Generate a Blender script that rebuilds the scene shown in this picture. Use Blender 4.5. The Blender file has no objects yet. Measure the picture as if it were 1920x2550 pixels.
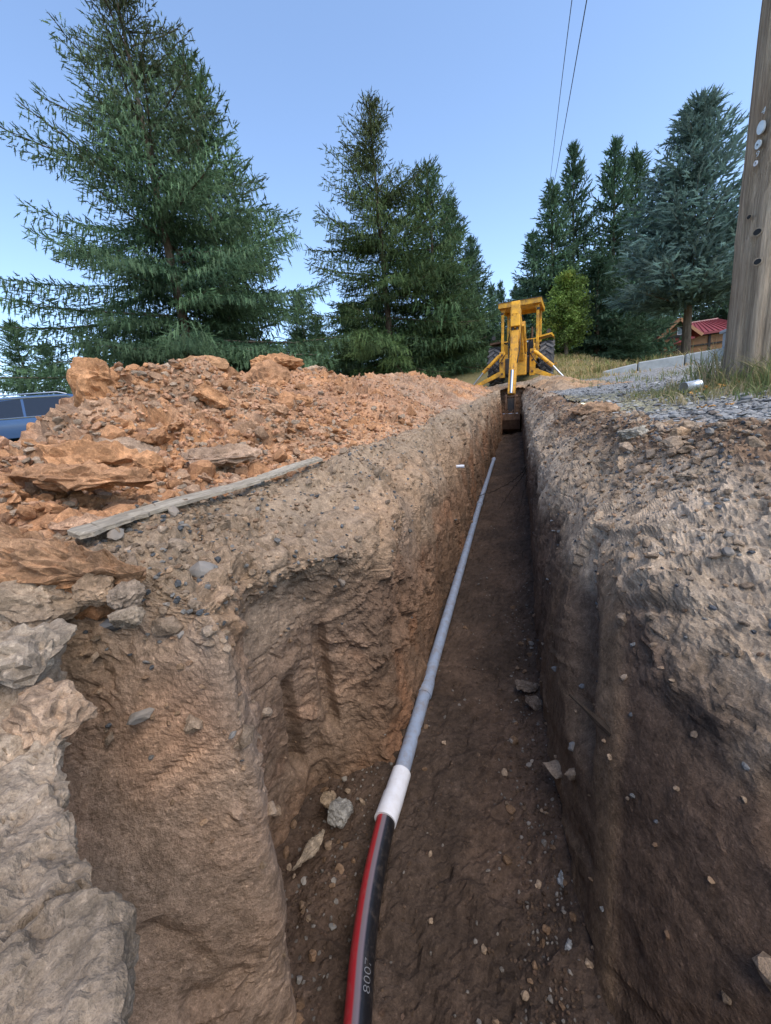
import bpy, bmesh, math, random
import numpy as np
from mathutils import Vector, Matrix

random.seed(7)
np.random.seed(7)
S = bpy.context.scene
COL = S.collection
R = math.radians

# ------------------------------------------------------------------ camera, sky, sun, exposure
CAM_Z = 1.25
cd = bpy.data.cameras.new('camera')
cam = bpy.data.objects.new('camera', cd)
COL.objects.link(cam)
cd.sensor_fit = 'HORIZONTAL'
cd.sensor_width = 36.0
cd.lens = 17.98
cd.clip_start = 0.02
cd.clip_end = 2000
def _n(v): return v / np.linalg.norm(v)
_down = _n(np.array([407., 3894., 832.]))
_t = _n(np.array([272., -221., 832.]))
_up = -_down
_Y = _n(_t - _up * np.dot(_t, _up))
_X = np.cross(_Y, _up)
MW = np.stack([_X, _Y, _up])                # columns: camera right, camera down, camera forward in the world
cm = Matrix(((MW[0, 0], -MW[0, 1], -MW[0, 2], 0), (MW[1, 0], -MW[1, 1], -MW[1, 2], 0), (MW[2, 0], -MW[2, 1], -MW[2, 2], CAM_Z), (0, 0, 0, 1)))
cam.matrix_world = cm
S.camera = cam

SUN_AZ, SUN_EL = R(128), R(54)              # azimuth clockwise from +Y, elevation
w = bpy.data.worlds.new('World'); S.world = w; w.use_nodes = True
nt = w.node_tree
sky = nt.nodes.new('ShaderNodeTexSky'); sky.sky_type = 'NISHITA'; sky.sun_disc = False
sky.sun_elevation = SUN_EL; sky.sun_rotation = SUN_AZ
sky.altitude = 300; sky.air_density = 1.0; sky.dust_density = 0.8; sky.ozone_density = 1.6
bg = nt.nodes['Background']; nt.links.new(sky.outputs[0], bg.inputs[0]); bg.inputs[1].default_value = 0.15
ld = bpy.data.lights.new('sun', 'SUN'); ld.energy = 1.4; ld.angle = R(55); ld.color = (1.0, 0.86, 0.67)
sun = bpy.data.objects.new('sun', ld); COL.objects.link(sun)
sd = Vector((math.sin(SUN_AZ) * math.cos(SUN_EL), math.cos(SUN_AZ) * math.cos(SUN_EL), math.sin(SUN_EL)))
sun.rotation_euler = sd.to_track_quat('Z', 'Y').to_euler()
S.view_settings.view_transform = 'Standard'
S.view_settings.look = 'None'
S.view_settings.gamma = 1.0
S.view_settings.exposure = 1.2
S.render.engine = 'CYCLES'
S.render.resolution_x = 771; S.render.resolution_y = 1024

# ------------------------------------------------------------------ noise in numpy
def _hash(ix, iy, iz, seed):
    with np.errstate(over='ignore'):
        h = ix.astype(np.uint32) * np.uint32(374761393) + iy.astype(np.uint32) * np.uint32(668265263) \
            + iz.astype(np.uint32) * np.uint32(2147483647) + np.uint32((seed * 1274126177 + 12345) & 0xffffffff)
        h = (h ^ (h >> np.uint32(13))) * np.uint32(1274126177)
        h = (h ^ (h >> np.uint32(16))) * np.uint32(2246822519)
        h = h ^ (h >> np.uint32(13))
    return h
def _rnd(ix, iy, iz, seed):
    return (_hash(ix, iy, iz, seed) & np.uint32(0xffffff)).astype(np.float32) / np.float32(0xffffff)
def vnoise(p, seed=0):
    p = np.asarray(p, np.float32)
    i = np.floor(p).astype(np.int64); f = p - i
    u = f * f * f * (f * (f * 6 - 15) + 10)
    r = 0
    for dx in (0, 1):
        wx = u[:, 0] if dx else 1 - u[:, 0]
        for dy in (0, 1):
            wy = u[:, 1] if dy else 1 - u[:, 1]
            for dz in (0, 1):
                wz = u[:, 2] if dz else 1 - u[:, 2]
                r = r + wx * wy * wz * _rnd(i[:, 0] + dx, i[:, 1] + dy, i[:, 2] + dz, seed)
    return r * 2 - 1
def fbm(p, scale, octv=4, seed=0, gain=0.5):
    p = np.asarray(p, np.float32) * np.float32(scale) if np.isscalar(scale) else np.asarray(p, np.float32) * np.array(scale, np.float32)
    a, s = 1.0, 0
    for k in range(octv):
        s = s + a * vnoise(p * (2.03 ** k) + 13.7 * k, seed + k * 17)
        a *= gain
    return s
def shard(p, scale, seed=0, tilt=0.9, warp=0.25):
    """broken-earth noise: every cell is a chip with its own height and tilt; also returns crack distance and cell tint"""
    p = np.asarray(p, np.float32)
    q = p * np.array(scale if not np.isscalar(scale) else (scale,) * 3, np.float32)
    wv = np.stack([vnoise(q * 1.3 + 5.1, seed + 91), vnoise(q * 1.3 + 9.7, seed + 92), vnoise(q * 1.3 + 2.3, seed + 93)], 1)
    q = q + warp * wv
    b = np.floor(q).astype(np.int64)
    n = len(q)
    f1 = np.full(n, 9e9, np.float32); f2 = np.full(n, 9e9, np.float32)
    ci = np.zeros((n, 3), np.int64); dl = np.zeros((n, 3), np.float32)
    for dx in (-1, 0, 1):
        for dy in (-1, 0, 1):
            for dz in (-1, 0, 1):
                cx, cy, cz = b[:, 0] + dx, b[:, 1] + dy, b[:, 2] + dz
                d = np.stack([q[:, 0] - cx - _rnd(cx, cy, cz, seed), q[:, 1] - cy - _rnd(cx, cy, cz, seed + 1), q[:, 2] - cz - _rnd(cx, cy, cz, seed + 2)], 1)
                dd = (d * d).sum(1)
                near = dd < f1
                f2 = np.where(near, f1, np.minimum(f2, dd)); f1 = np.where(near, dd, f1)
                ci[near, 0] = cx[near]; ci[near, 1] = cy[near]; ci[near, 2] = cz[near]
                dl[near] = d[near]
    r0 = _rnd(ci[:, 0], ci[:, 1], ci[:, 2], seed + 7)
    tl = np.stack([_rnd(ci[:, 0], ci[:, 1], ci[:, 2], seed + 8 + k) - 0.5 for k in range(3)], 1)
    h = (r0 - 0.5) + tilt * (tl * dl).sum(1) * 2
    edge = np.sqrt(f2) - np.sqrt(f1)
    tint = _rnd(ci[:, 0], ci[:, 1], ci[:, 2], seed + 21)
    return h, edge, tint
def sstep(a, b, x):
    t = np.clip((np.asarray(x, np.float64) - a) / (b - a), 0, 1)
    return t * t * (3 - 2 * t)

# ------------------------------------------------------------------ mesh helpers
def mesh_np(name, V, F, col=None, smooth=False):
    V = np.ascontiguousarray(V, np.float32); F = np.ascontiguousarray(F, np.int32)
    k = F.shape[1]
    me = bpy.data.meshes.new(name)
    me.vertices.add(len(V)); me.vertices.foreach_set('co', V.ravel())
    me.loops.add(F.size); me.loops.foreach_set('vertex_index', F.ravel())
    me.polygons.add(len(F)); me.polygons.foreach_set('loop_start', np.arange(0, F.size, k, dtype=np.int32))
    me.polygons.foreach_set('use_smooth', np.full(len(F), smooth, bool))
    me.update(calc_edges=True)
    if col is not None:
        a = me.color_attributes.new('tint', 'FLOAT_COLOR', 'POINT')
        c = np.ones((len(V), 4), np.float32); c[:, :3] = col
        a.data.foreach_set('color', c.ravel())
    return me
def grid_faces(n, m):
    i = np.arange((n - 1) * (m - 1)); r, c = i // (m - 1), i % (m - 1)
    a = r * m + c
    return np.stack([a, a + 1, a + m + 1, a + m], 1)
def add(name, me, mat=None, parent=None, loc=None, rot=None, scale=None):
    o = bpy.data.objects.new(name, me); COL.objects.link(o)
    if mat is not None and me is not None and len(me.materials) == 0: me.materials.append(mat)
    if parent is not None: o.parent = parent
    if loc is not None: o.location = loc
    if rot is not None: o.rotation_euler = rot
    if scale is not None: o.scale = scale if hasattr(scale, '__len__') else (scale,) * 3
    return o
def tag(o, label=None, cat=None, group=None, kind=None):
    if label: o['label'] = label
    if cat: o['category'] = cat
    if group: o['group'] = group
    if kind: o['kind'] = kind
    return o
def empty(name, loc=(0, 0, 0), rot=(0, 0, 0)):
    o = bpy.data.objects.new(name, None); COL.objects.link(o); o.location = loc; o.rotation_euler = rot
    o.empty_display_size = 0.2
    return o

class MB:
    """collects shapes in lists, builds one mesh"""
    def __init__(s): s.v = []; s.f = []
    def raw(s, vs, fs):
        b = len(s.v); s.v += [tuple(x) for x in vs]; s.f += [tuple(i + b for i in f) for f in fs]; return s
    def box(s, c, d, rot=None):
        x, y, z = d[0] / 2, d[1] / 2, d[2] / 2
        vs = [Vector(q) for q in ((-x, -y, -z), (x, -y, -z), (x, y, -z), (-x, y, -z), (-x, -y, z), (x, -y, z), (x, y, z), (-x, y, z))]
        if rot is not None:
            m = rot if isinstance(rot, Matrix) else Matrix.Rotation(rot[0], 3, 'X') if False else (Matrix.Rotation(rot[2], 3, 'Z') @ Matrix.Rotation(rot[1], 3, 'Y') @ Matrix.Rotation(rot[0], 3, 'X'))
            vs = [m @ q for q in vs]
        return s.raw([q + Vector(c) for q in vs], [(0, 3, 2, 1), (4, 5, 6, 7), (0, 1, 5, 4), (1, 2, 6, 5), (2, 3, 7, 6), (3, 0, 4, 7)])
    def beam(s, a, b, wa, ha, wb=None, hb=None, up=(1, 0, 0)):
        """rectangular beam a->b; w is measured along 'up' x axis direction given, h across"""
        a, b = Vector(a), Vector(b); d = (b - a).normalized(); u = Vector(up); u = (u - d * u.dot(d)).normalized(); v = d.cross(u)
        wb = wa if wb is None else wb; hb = ha if hb is None else hb
        vs = []
        for p, ww, hh in ((a, wa, ha), (b, wb, hb)):
            for i, j in ((-1, -1), (1, -1), (1, 1), (-1, 1)): vs.append(p + u * (ww / 2 * i) + v * (hh / 2 * j))
        return s.raw(vs, [(3, 2, 1, 0), (4, 5, 6, 7), (0, 1, 5, 4), (1, 2, 6, 5), (2, 3, 7, 6), (3, 0, 4, 7)])
    def tube(s, pts, r, n=10, caps=True):
        pts = [Vector(p) for p in pts]
        rs = r if hasattr(r, '__len__') else [r] * len(pts)
        ref = None; base = len(s.v); vs = []
        for i, p in enumerate(pts):
            d = (pts[min(i + 1, len(pts) - 1)] - pts[max(i - 1, 0)]).normalized()
            if ref is None:
                ref = Vector((0, 0, 1)) if abs(d.z) < 0.9 else Vector((1, 0, 0))
            u = (ref - d * ref.dot(d)).normalized(); ref = u; v = d.cross(u)
            for k in range(n):
                a = 2 * math.pi * k / n; vs.append(p + (u * math.cos(a) + v * math.sin(a)) * rs[i])
        fs = []
        for i in range(len(pts) - 1):
            for k in range(n):
                fs.append((i * n + k, i * n + (k + 1) % n, (i + 1) * n + (k + 1) % n, (i + 1) * n + k))
        if caps: fs.append(tuple(range(n - 1, -1, -1))); fs.append(tuple((len(pts) - 1) * n + k for k in range(n)))
        return s.raw(vs, fs)
    def prism(s, poly, axis, a, b):
        """extrude a 2D polygon along axis ('X','Y','Z') from a to b"""
        def P(q, t): return (t, q[0], q[1]) if axis == 'X' else ((q[0], t, q[1]) if axis == 'Y' else (q[0], q[1], t))
        n = len(poly)
        vs = [P(q, a) for q in poly] + [P(q, b) for q in poly]
        fs = [tuple(range(n - 1, -1, -1)), tuple(range(n, 2 * n))] + [(i, (i + 1) % n, n + (i + 1) % n, n + i) for i in range(n)]
        return s.raw(vs, fs)
    def lathe(s, c, axis, prof, n=32):
        """prof: list of (along, radius) about axis through c"""
        c = Vector(c); d = Vector(axis).normalized(); ref = Vector((0, 0, 1)) if abs(d.z) < 0.9 else Vector((1, 0, 0))
        u = (ref - d * ref.dot(d)).normalized(); v = d.cross(u); vs = []; fs = []
        for t, r in prof:
            for k in range(n):
                a = 2 * math.pi * k / n; vs.append(c + d * t + (u * math.cos(a) + v * math.sin(a)) * r)
        for i in range(len(prof) - 1):
            for k in range(n): fs.append((i * n + k, i * n + (k + 1) % n, (i + 1) * n + (k + 1) % n, (i + 1) * n + k))
        fs.append(tuple(range(n - 1, -1, -1))); fs.append(tuple((len(prof) - 1) * n + k for k in range(n)))
        return s.raw(vs, fs)
    def build(s, name, mat, parent=None, bevel=0, smooth=False, loc=None):
        me = bpy.data.meshes.new(name); me.from_pydata([tuple(v) for v in s.v], [], s.f); me.update()
        bm = bmesh.new(); bm.from_mesh(me); bmesh.ops.recalc_face_normals(bm, faces=bm.faces)
        if bevel:
            bmesh.ops.bevel(bm, geom=[e for e in bm.edges if e.is_manifold and e.calc_face_angle(0) > 0.5], offset=bevel, segments=1, affect='EDGES', clamp_overlap=True)
        bm.to_mesh(me); bm.free()
        if smooth:
            for p in me.polygons: p.use_smooth = True
            try: me.set_sharp_from_angle(angle=R(40))
            except Exception: pass
        return add(name, me, mat, parent, loc=loc)

# ------------------------------------------------------------------ materials
def _mat(name, rough=0.8, spec=0.3, metal=0.0):
    m = bpy.data.materials.new(name); m.use_nodes = True
    b = m.node_tree.nodes['Principled BSDF']
    b.inputs['Roughness'].default_value = rough; b.inputs['Specular IOR Level'].default_value = spec; b.inputs['Metallic'].default_value = metal
    return m, m.node_tree, b
def N(nt, t, **kw):
    n = nt.nodes.new(t)
    for k, v in kw.items():
        if k in n.inputs: n.inputs[k].default_value = v
        else: setattr(n, k, v)
    return n
def mixc(nt, fac, a, b, mode='MIX'):
    n = nt.nodes.new('ShaderNodeMix'); n.data_type = 'RGBA'; n.blend_type = mode
    for sock, v in ((n.inputs['Factor'], fac), (n.inputs[6], a), (n.inputs[7], b)):
        if isinstance(v, bpy.types.NodeSocket): nt.links.new(v, sock)
        elif hasattr(v, '__len__'): sock.default_value = tuple(v) + ((1,) if len(v) == 3 else ())
        else: sock.default_value = v
    return n.outputs[2]
def ramp(nt, inp, stops):
    r = nt.nodes.new('ShaderNodeValToRGB'); nt.links.new(inp, r.inputs[0])
    e = r.color_ramp.elements
    while len(e) < len(stops): e.new(0.5)
    for k, (p, c) in enumerate(stops):
        e[k].position = p; e[k].color = (c, c, c, 1) if not hasattr(c, '__len__') else tuple(c) + (1,)
    return r.outputs[0]
def posn(nt, obj=False):
    if obj:
        return nt.nodes.new('ShaderNodeTexCoord').outputs['Object']
    return nt.nodes.new('ShaderNodeNewGeometry').outputs['Position']
def noise(nt, vec, scale, detail=6, rough=0.6, dist=0.0, mapscale=None):
    if mapscale is not None:
        mp = nt.nodes.new('ShaderNodeMapping'); mp.inputs['Scale'].default_value = mapscale; nt.links.new(vec, mp.inputs['Vector']); vec = mp.outputs[0]
    n = N(nt, 'ShaderNodeTexNoise', Scale=scale, Detail=detail, Roughness=rough, Distortion=dist); nt.links.new(vec, n.inputs['Vector'])
    return n.outputs['Fac']
def bump(nt, b, height, dist=0.01, strength=1.0):
    n = N(nt, 'ShaderNodeBump', Strength=strength, Distance=dist); nt.links.new(height, n.inputs['Height']); nt.links.new(n.outputs[0], b.inputs['Normal'])
    return n
def math_(nt, op, a, b=None):
    n = nt.nodes.new('ShaderNodeMath'); n.operation = op
    for k, v in ((0, a), (1, b)):
        if v is None: continue
        if isinstance(v, bpy.types.NodeSocket): nt.links.new(v, n.inputs[k])
        else: n.inputs[k].default_value = v
    return n.outputs[0]

def earth_material(name, base=None, objrand=0.0, fine=1.0, bumpd=0.011, stretch=None):
    """soil: colour from the mesh's own tint (or one base colour), grain, dark crumbs, pale grit and fine relief"""
    m, nt, b = _mat(name, 0.95, 0.12)
    p = posn(nt)
    if base is None:
        a = nt.nodes.new('ShaderNodeAttribute'); a.attribute_name = 'tint'; c = a.outputs['Color']
    else:
        rg = nt.nodes.new('ShaderNodeRGB'); rg.outputs[0].default_value = tuple(base) + (1,); c = rg.outputs[0]
        if objrand:
            oi = nt.nodes.new('ShaderNodeObjectInfo')
            k = ramp(nt, oi.outputs['Random'], [(0, 1 - objrand), (1, 1 + objrand)])
            c = mixc(nt, 1.0, c, k, 'MULTIPLY')
            oi2 = math_(nt, 'FRACT', math_(nt, 'MULTIPLY', oi.outputs['Random'], 17.3))
            c = mixc(nt, math_(nt, 'MULTIPLY', ramp(nt, oi2, [(0.55, 0), (1, 1)]), 0.55), c, (0.30, 0.235, 0.175))
    big = noise(nt, p, 4.5, 5, 0.6)
    c = mixc(nt, 1.0, c, ramp(nt, big, [(0.25, 0.78), (0.75, 1.2)]), 'MULTIPLY')
    n1 = noise(nt, p, 38 * fine, 8, 0.68)
    c = mixc(nt, 1.0, c, ramp(nt, n1, [(0.28, 0.55), (0.5, 1.0), (0.75, 1.38)]), 'MULTIPLY')
    n2 = noise(nt, p, 170 * fine, 4, 0.7)
    c = mixc(nt, 1.0, c, ramp(nt, n2, [(0.3, 0.72), (0.7, 1.25)]), 'MULTIPLY')
    n3 = noise(nt, p, 620 * fine, 3, 0.7)
    c = mixc(nt, 1.0, c, ramp(nt, n3, [(0.3, 0.8), (0.7, 1.2)]), 'MULTIPLY')
    grit = noise(nt, p, 95 * fine, 2, 0.5)
    c = mixc(nt, 1.0, c, ramp(nt, grit, [(0.62, 1.0), (0.70, 1.45)]), 'MULTIPLY')
    nt.links.new(c, b.inputs['Base Color'])
    h = math_(nt, 'ADD', math_(nt, 'MULTIPLY', n1, 1.0), math_(nt, 'ADD', math_(nt, 'MULTIPLY', n2, 0.35), math_(nt, 'MULTIPLY', n3, 0.09)))
    bump(nt, b, h, bumpd, 0.9)
    return m
def simple(name, col, rough=0.6, spec=0.4, metal=0.0, var=0.25, scale=8, dirt=None, dirtamt=0.4, dirtscale=5, bumpd=0.0, mapscale=None, obj=True):
    m, nt, b = _mat(name, rough, spec, metal)
    p = posn(nt, obj)
    n1 = noise(nt, p, scale, 6, 0.6, mapscale=mapscale)
    c = mixc(nt, 1.0, col, ramp(nt, n1, [(0.25, 1 - var), (0.75, 1 + var)]), 'MULTIPLY')
    if dirt is not None:
        n2 = noise(nt, p, dirtscale, 8, 0.7)
        c = mixc(nt, math_(nt, 'MULTIPLY', ramp(nt, n2, [(0.45, 0), (0.68, 1)]), dirtamt), c, dirt)
    nt.links.new(c, b.inputs['Base Color'])
    if bumpd: bump(nt, b, n1, bumpd)
    return m
def tint_material(name, rough=0.7, spec=0.25, trans=0.0, var=0.25, scale=3.0):
    m, nt, b = _mat(name, rough, spec)
    a = nt.nodes.new('ShaderNodeAttribute'); a.attribute_name = 'tint'; c = a.outputs['Color']
    oi = nt.nodes.new('ShaderNodeObjectInfo')
    c = mixc(nt, 1.0, c, ramp(nt, oi.outputs['Random'], [(0, 0.85), (1, 1.15)]), 'MULTIPLY')
    c = mixc(nt, 1.0, c, ramp(nt, noise(nt, posn(nt, True), scale, 4), [(0.25, 1 - var), (0.75, 1 + var)]), 'MULTIPLY')
    nt.links.new(c, b.inputs['Base Color'])
    if trans:
        tb = nt.nodes.new('ShaderNodeBsdfTranslucent'); nt.links.new(c, tb.inputs[0])
        mx = nt.nodes.new('ShaderNodeMixShader'); mx.inputs[0].default_value = trans
        nt.links.new(b.outputs[0], mx.inputs[1]); nt.links.new(tb.outputs[0], mx.inputs[2])
        nt.links.new(mx.outputs[0], nt.nodes['Material Output'].inputs[0])
    return m

M = {}
M['earth'] = earth_material('earth')
M['clod'] = earth_material('clod', base=(0.40, 0.21, 0.108), objrand=0.28, fine=1.0)
M['stone_tan'] = earth_material('stone_tan', base=(0.28, 0.21, 0.15), objrand=0.25)
M['stone_brown'] = earth_material('stone_brown', base=(0.17, 0.11, 0.07), objrand=0.25)
M['stone_grey'] = simple('stone_grey', (0.19, 0.185, 0.175), 0.85, 0.2, var=0.3, scale=20, dirt=(0.28, 0.2, 0.13), dirtamt=0.5, bumpd=0.004, obj=False)
M['stone_dark'] = simple('stone_dark', (0.075, 0.08, 0.088), 0.75, 0.3, var=0.4, scale=30, dirt=(0.2, 0.15, 0.1), dirtamt=0.4, bumpd=0.003, obj=False)
M['gravel'] = tint_material('gravel', 0.9, 0.2, 0, 0.3, 60)
M['needles'] = tint_material('needles', 0.65, 0.25, 0.24, 0.3, 0.9)
M['leaves'] = tint_material('leaves', 0.6, 0.3, 0.3, 0.3, 1.5)
M['grass'] = tint_material('grass', 0.7, 0.2, 0.3, 0.2, 5)
M['bark'] = simple('bark', (0.11, 0.085, 0.065), 0.95, 0.1, var=0.5, scale=14, bumpd=0.02, mapscale=(1, 1, 0.25))
M['yellow'] = simple('yellow_paint', (0.74, 0.37, 0.02), 0.45, 0.45, var=0.22, scale=5, dirt=(0.15, 0.08, 0.04), dirtamt=0.9, dirtscale=4)
M['yellow_worn'] = simple('yellow_paint_worn', (0.66, 0.33, 0.03), 0.55, 0.35, var=0.3, scale=9, dirt=(0.13, 0.07, 0.035), dirtamt=0.95, dirtscale=9)
M['rust'] = simple('rusty_steel', (0.10, 0.055, 0.035), 0.8, 0.3, var=0.5, scale=12, dirt=(0.2, 0.13, 0.08), dirtamt=0.6)
M['black'] = simple('black_rubber', (0.012, 0.013, 0.015), 0.7, 0.3, var=0.3)
M['tyre'] = simple('tyre_rubber', (0.04, 0.043, 0.05), 0.85, 0.25, var=0.4, scale=12, dirt=(0.17, 0.145, 0.12), dirtamt=0.5, dirtscale=6)
M['tread'] = simple('dusty_tread', (0.10, 0.10, 0.105), 0.9, 0.15, var=0.35, scale=10, dirt=(0.2, 0.17, 0.14), dirtamt=0.5)
M['chrome'] = simple('chrome', (0.5, 0.53, 0.57), 0.3, 0.5, metal=1.0, var=0.05)
M['dark_metal'] = simple('dark_metal', (0.035, 0.035, 0.038), 0.55, 0.4, var=0.4, dirt=(0.12, 0.08, 0.05), dirtamt=0.5)
M['concrete'] = simple('concrete', (0.33, 0.345, 0.345), 0.9, 0.15, var=0.22, scale=4, dirt=(0.27, 0.28, 0.27), dirtamt=0.5, dirtscale=9, bumpd=0.01)
M['conduit'] = simple('grey_conduit', (0.25, 0.31, 0.42), 0.5, 0.35, var=0.12, scale=18, dirt=(0.2, 0.15, 0.11), dirtamt=0.6, dirtscale=25, obj=False)
M['white_pvc'] = simple('white_plastic', (0.66, 0.69, 0.76), 0.4, 0.4, var=0.06, scale=20, dirt=(0.38, 0.33, 0.29), dirtamt=0.3, dirtscale=22, obj=False)
M['red_roof'] = simple('red_metal_roof', (0.19, 0.03, 0.037), 0.5, 0.4, var=0.15, scale=2)
M['white'] = simple('white_paint', (0.7, 0.72, 0.74), 0.5, 0.3, var=0.06)
M['timber'] = simple('dark_timber', (0.03, 0.027, 0.028), 0.7, 0.2, var=0.4)
M['plaster'] = simple('orange_board', (0.21, 0.115, 0.062), 0.8, 0.2, var=0.25, scale=2.5, dirt=(0.2, 0.1, 0.05), dirtamt=0.5, dirtscale=1.6)
M['cab_grey'] = simple('grey_cabinet_paint', (0.33, 0.38, 0.45), 0.5, 0.3, var=0.08)
M['wire'] = simple('wire', (0.06, 0.06, 0.065), 0.6, 0.3)
M['car_paint'] = simple('car_paint', (0.04, 0.085, 0.19), 0.22, 0.6, var=0.05)
M['orange'] = simple('orange_flag', (0.52, 0.26, 0.07), 0.6, 0.3, var=0.25, scale=40)
M['root'] = simple('root', (0.03, 0.023, 0.018), 0.9, 0.15, var=0.4, scale=40)
def glass_dark(name, col):
    m, nt, b = _mat(name, 0.08, 0.6); b.inputs['Base Color'].default_value = tuple(col) + (1,); return m
M['car_glass'] = glass_dark('car_glass', (0.012, 0.016, 0.025))
M['pane'] = glass_dark('window_pane', (0.02, 0.03, 0.045))
def plank_mat(name, base, mapscale, crack=0.5, bumpd=0.006):
    m, nt, b = _mat(name, 0.9, 0.12)
    p = posn(nt, True)
    g = noise(nt, p, 6, 8, 0.65, 0.4, mapscale)
    g2 = noise(nt, p, 22, 6, 0.7, 0.2, mapscale)
    c = mixc(nt, 1.0, base, ramp(nt, g, [(0.28, 0.6), (0.5, 1.0), (0.72, 1.35)]), 'MULTIPLY')
    c = mixc(nt, 1.0, c, ramp(nt, g2, [(0.3, 0.6), (0.6, 1.15)]), 'MULTIPLY')
    br = noise(nt, p, 1.3, 3, 0.5)
    c = mixc(nt, math_(nt, 'MULTIPLY', ramp(nt, br, [(0.4, 0), (0.65, 1)]), crack), c, (0.17, 0.09, 0.045))
    nt.links.new(c, b.inputs['Base Color'])
    bump(nt, b, math_(nt, 'ADD', g, g2), bumpd)
    return m
M['board'] = plank_mat('weathered_board', (0.34, 0.30, 0.24), (9, 0.7, 9), 0.15, 0.004)
M['pole'] = plank_mat('pole_wood', (0.47, 0.375, 0.28), (4.2, 4.2, 0.16), 0.35, 0.03)
def striped_pipe():
    m, nt, b = _mat('black_pipe_red_stripe', 0.35, 0.45)
    a = nt.nodes.new('ShaderNodeAttribute'); a.attribute_name = 'tint'; c = a.outputs['Color']
    p = posn(nt)
    c = mixc(nt, math_(nt, 'MULTIPLY', ramp(nt, noise(nt, p, 60, 6, 0.7), [(0.5, 0), (0.75, 1)]), 0.25), c, (0.2, 0.16, 0.13))
    nt.links.new(c, b.inputs['Base Color'])
    return m
M['stripe_pipe'] = striped_pipe()

# ------------------------------------------------------------------ the lie of the land
_gy = [-60, 0, 1.5, 2.5, 3.5, 5, 8, 11.5, 14, 40, 120, 900]
_gz = [0.9, 1.07, 1.11, 1.18, 1.27, 1.41, 1.66, 1.95, 2.2, 4.3, 7.5, 14]
def G(x, y):
    x = np.asarray(x, np.float64); y = np.asarray(y, np.float64)
    z = np.interp(y, _gy, _gz)
    z = z + 1.05 * sstep(14.5, 21, y) * (1 - sstep(2.0, 6.0, x)) * (1 - 0.6 * sstep(30, 60, y))
    z = z + 0.5 * sstep(-4, -12, x) * sstep(10, 22, y)
    return z
def floor_z(y): return np.interp(y, [-5, 1.4, 11.5, 13], [0, 0, 0.78, 0.9])

def hermite(ts, P, q, tens=0.85):
    """P (n,...) sampled at ts, evaluated at q"""
    ts = np.asarray(ts, float); P = np.asarray(P, float); n = len(ts)
    T = np.empty_like(P)
    for i in range(n):
        a, b = max(i - 1, 0), min(i + 1, n - 1)
        T[i] = (P[b] - P[a]) / (ts[b] - ts[a]) * tens
    i = np.clip(np.searchsorted(ts, q, 'right') - 1, 0, n - 2)
    h = ts[i + 1] - ts[i]; u = (q - ts[i]) / h
    sh = (-1,) + (1,) * (P.ndim - 1)
    u = u.reshape(sh); h = h.reshape(sh)
    return (2 * u**3 - 3 * u**2 + 1) * P[i] + (u**3 - 2 * u**2 + u) * h * T[i] + (-2 * u**3 + 3 * u**2) * P[i + 1] + (u**3 - u**2) * h * T[i + 1]
def spaced(ts, step_fn):
    out = [ts[0]]
    while out[-1] < ts[-1]: out.append(out[-1] + step_fn(out[-1]))
    out[-1] = ts[-1]
    return np.array(out)
def loft(cols, dstep, nrows):
    """cols (c,r,3): dense grid; dstep(y) = wanted spacing along the columns at depth y"""
    C = np.array(cols, float)
    mid = C[:, 2:].mean(1)
    ch = np.concatenate([[0], np.cumsum(np.linalg.norm(np.diff(mid, axis=0), axis=1))])
    q = spaced(ch, lambda s: dstep(float(np.interp(s, ch, mid[:, 1]))))
    A = hermite(ch, C, q)                                     # (n, r, 3)
    rl = np.concatenate([[0], np.cumsum(np.linalg.norm(np.diff(C, axis=1), axis=2).mean(0))])
    qr = np.linspace(0, rl[-1], nrows)
    B = hermite(rl, A.transpose(1, 0, 2), qr, 0.75).transpose(1, 0, 2)
    return B, q, ch, qr / rl[-1]
def grid_normals(B, toward):
    du = np.gradient(B, axis=0); dv = np.gradient(B, axis=1)
    n = np.cross(du, dv); n /= np.linalg.norm(n, axis=2, keepdims=True) + 1e-9
    s = np.sign(((np.asarray(toward) - B) * n).sum(2).mean())
    return n * s
def blend(cols, w):
    return np.tensordot(w, np.array(cols), 1)
def lerp(a, b, t): return np.asarray(a)[None, :] * (1 - t[:, None]) + np.asarray(b)[None, :] * t[:, None]

TAN = (0.30, 0.205, 0.132); GREYTAN = (0.27, 0.20, 0.138); BROWN = (0.185, 0.115, 0.075); RED = (0.23, 0.118, 0.066); DARK = (0.125, 0.083, 0.057); ORANGE = (0.42, 0.222, 0.112)

def chip_relief(P, seed, amp=1.0, k=1.0, squash=1.1):
    h1, e1, t1 = shard(P, (4.2 * k, 4.2 * k, 4.2 * squash * k), seed, 1.0, 0.35)
    h2, e2, t2 = shard(P, (12 * k, 12 * k, 12 * squash * k), seed + 31, 1.1, 0.3)
    h3, e3, t3 = shard(P, (34 * k, 34 * k, 40 * k), seed + 61, 1.1, 0.3)
    patch = np.clip(0.45 + 1.1 * fbm(P, 2.6, 3, seed + 6), 0.12, 1.15)
    d = 0.030 * h1 * sstep(0, .22, e1) + patch * (0.020 * h2 * sstep(0, .2, e2) + 0.0115 * h3 * sstep(0, .25, e3)) - 0.007 * np.exp(-(e1 / 0.04) ** 2) * patch
    hc, ec, tc = shard(P, 2.6 * k, seed + 77, 0.5, 0.6)
    d = d - 0.010 * np.exp(-(ec / 0.018) ** 2) * (fbm(P, 3, 2, seed + 78) > -.1)
    d = d + 0.03 * fbm(P, 2.2, 3, seed + 5) + 0.007 * fbm(P, 16, 5, seed + 7, .6)
    return amp * d, t1, t2, t3

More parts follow.
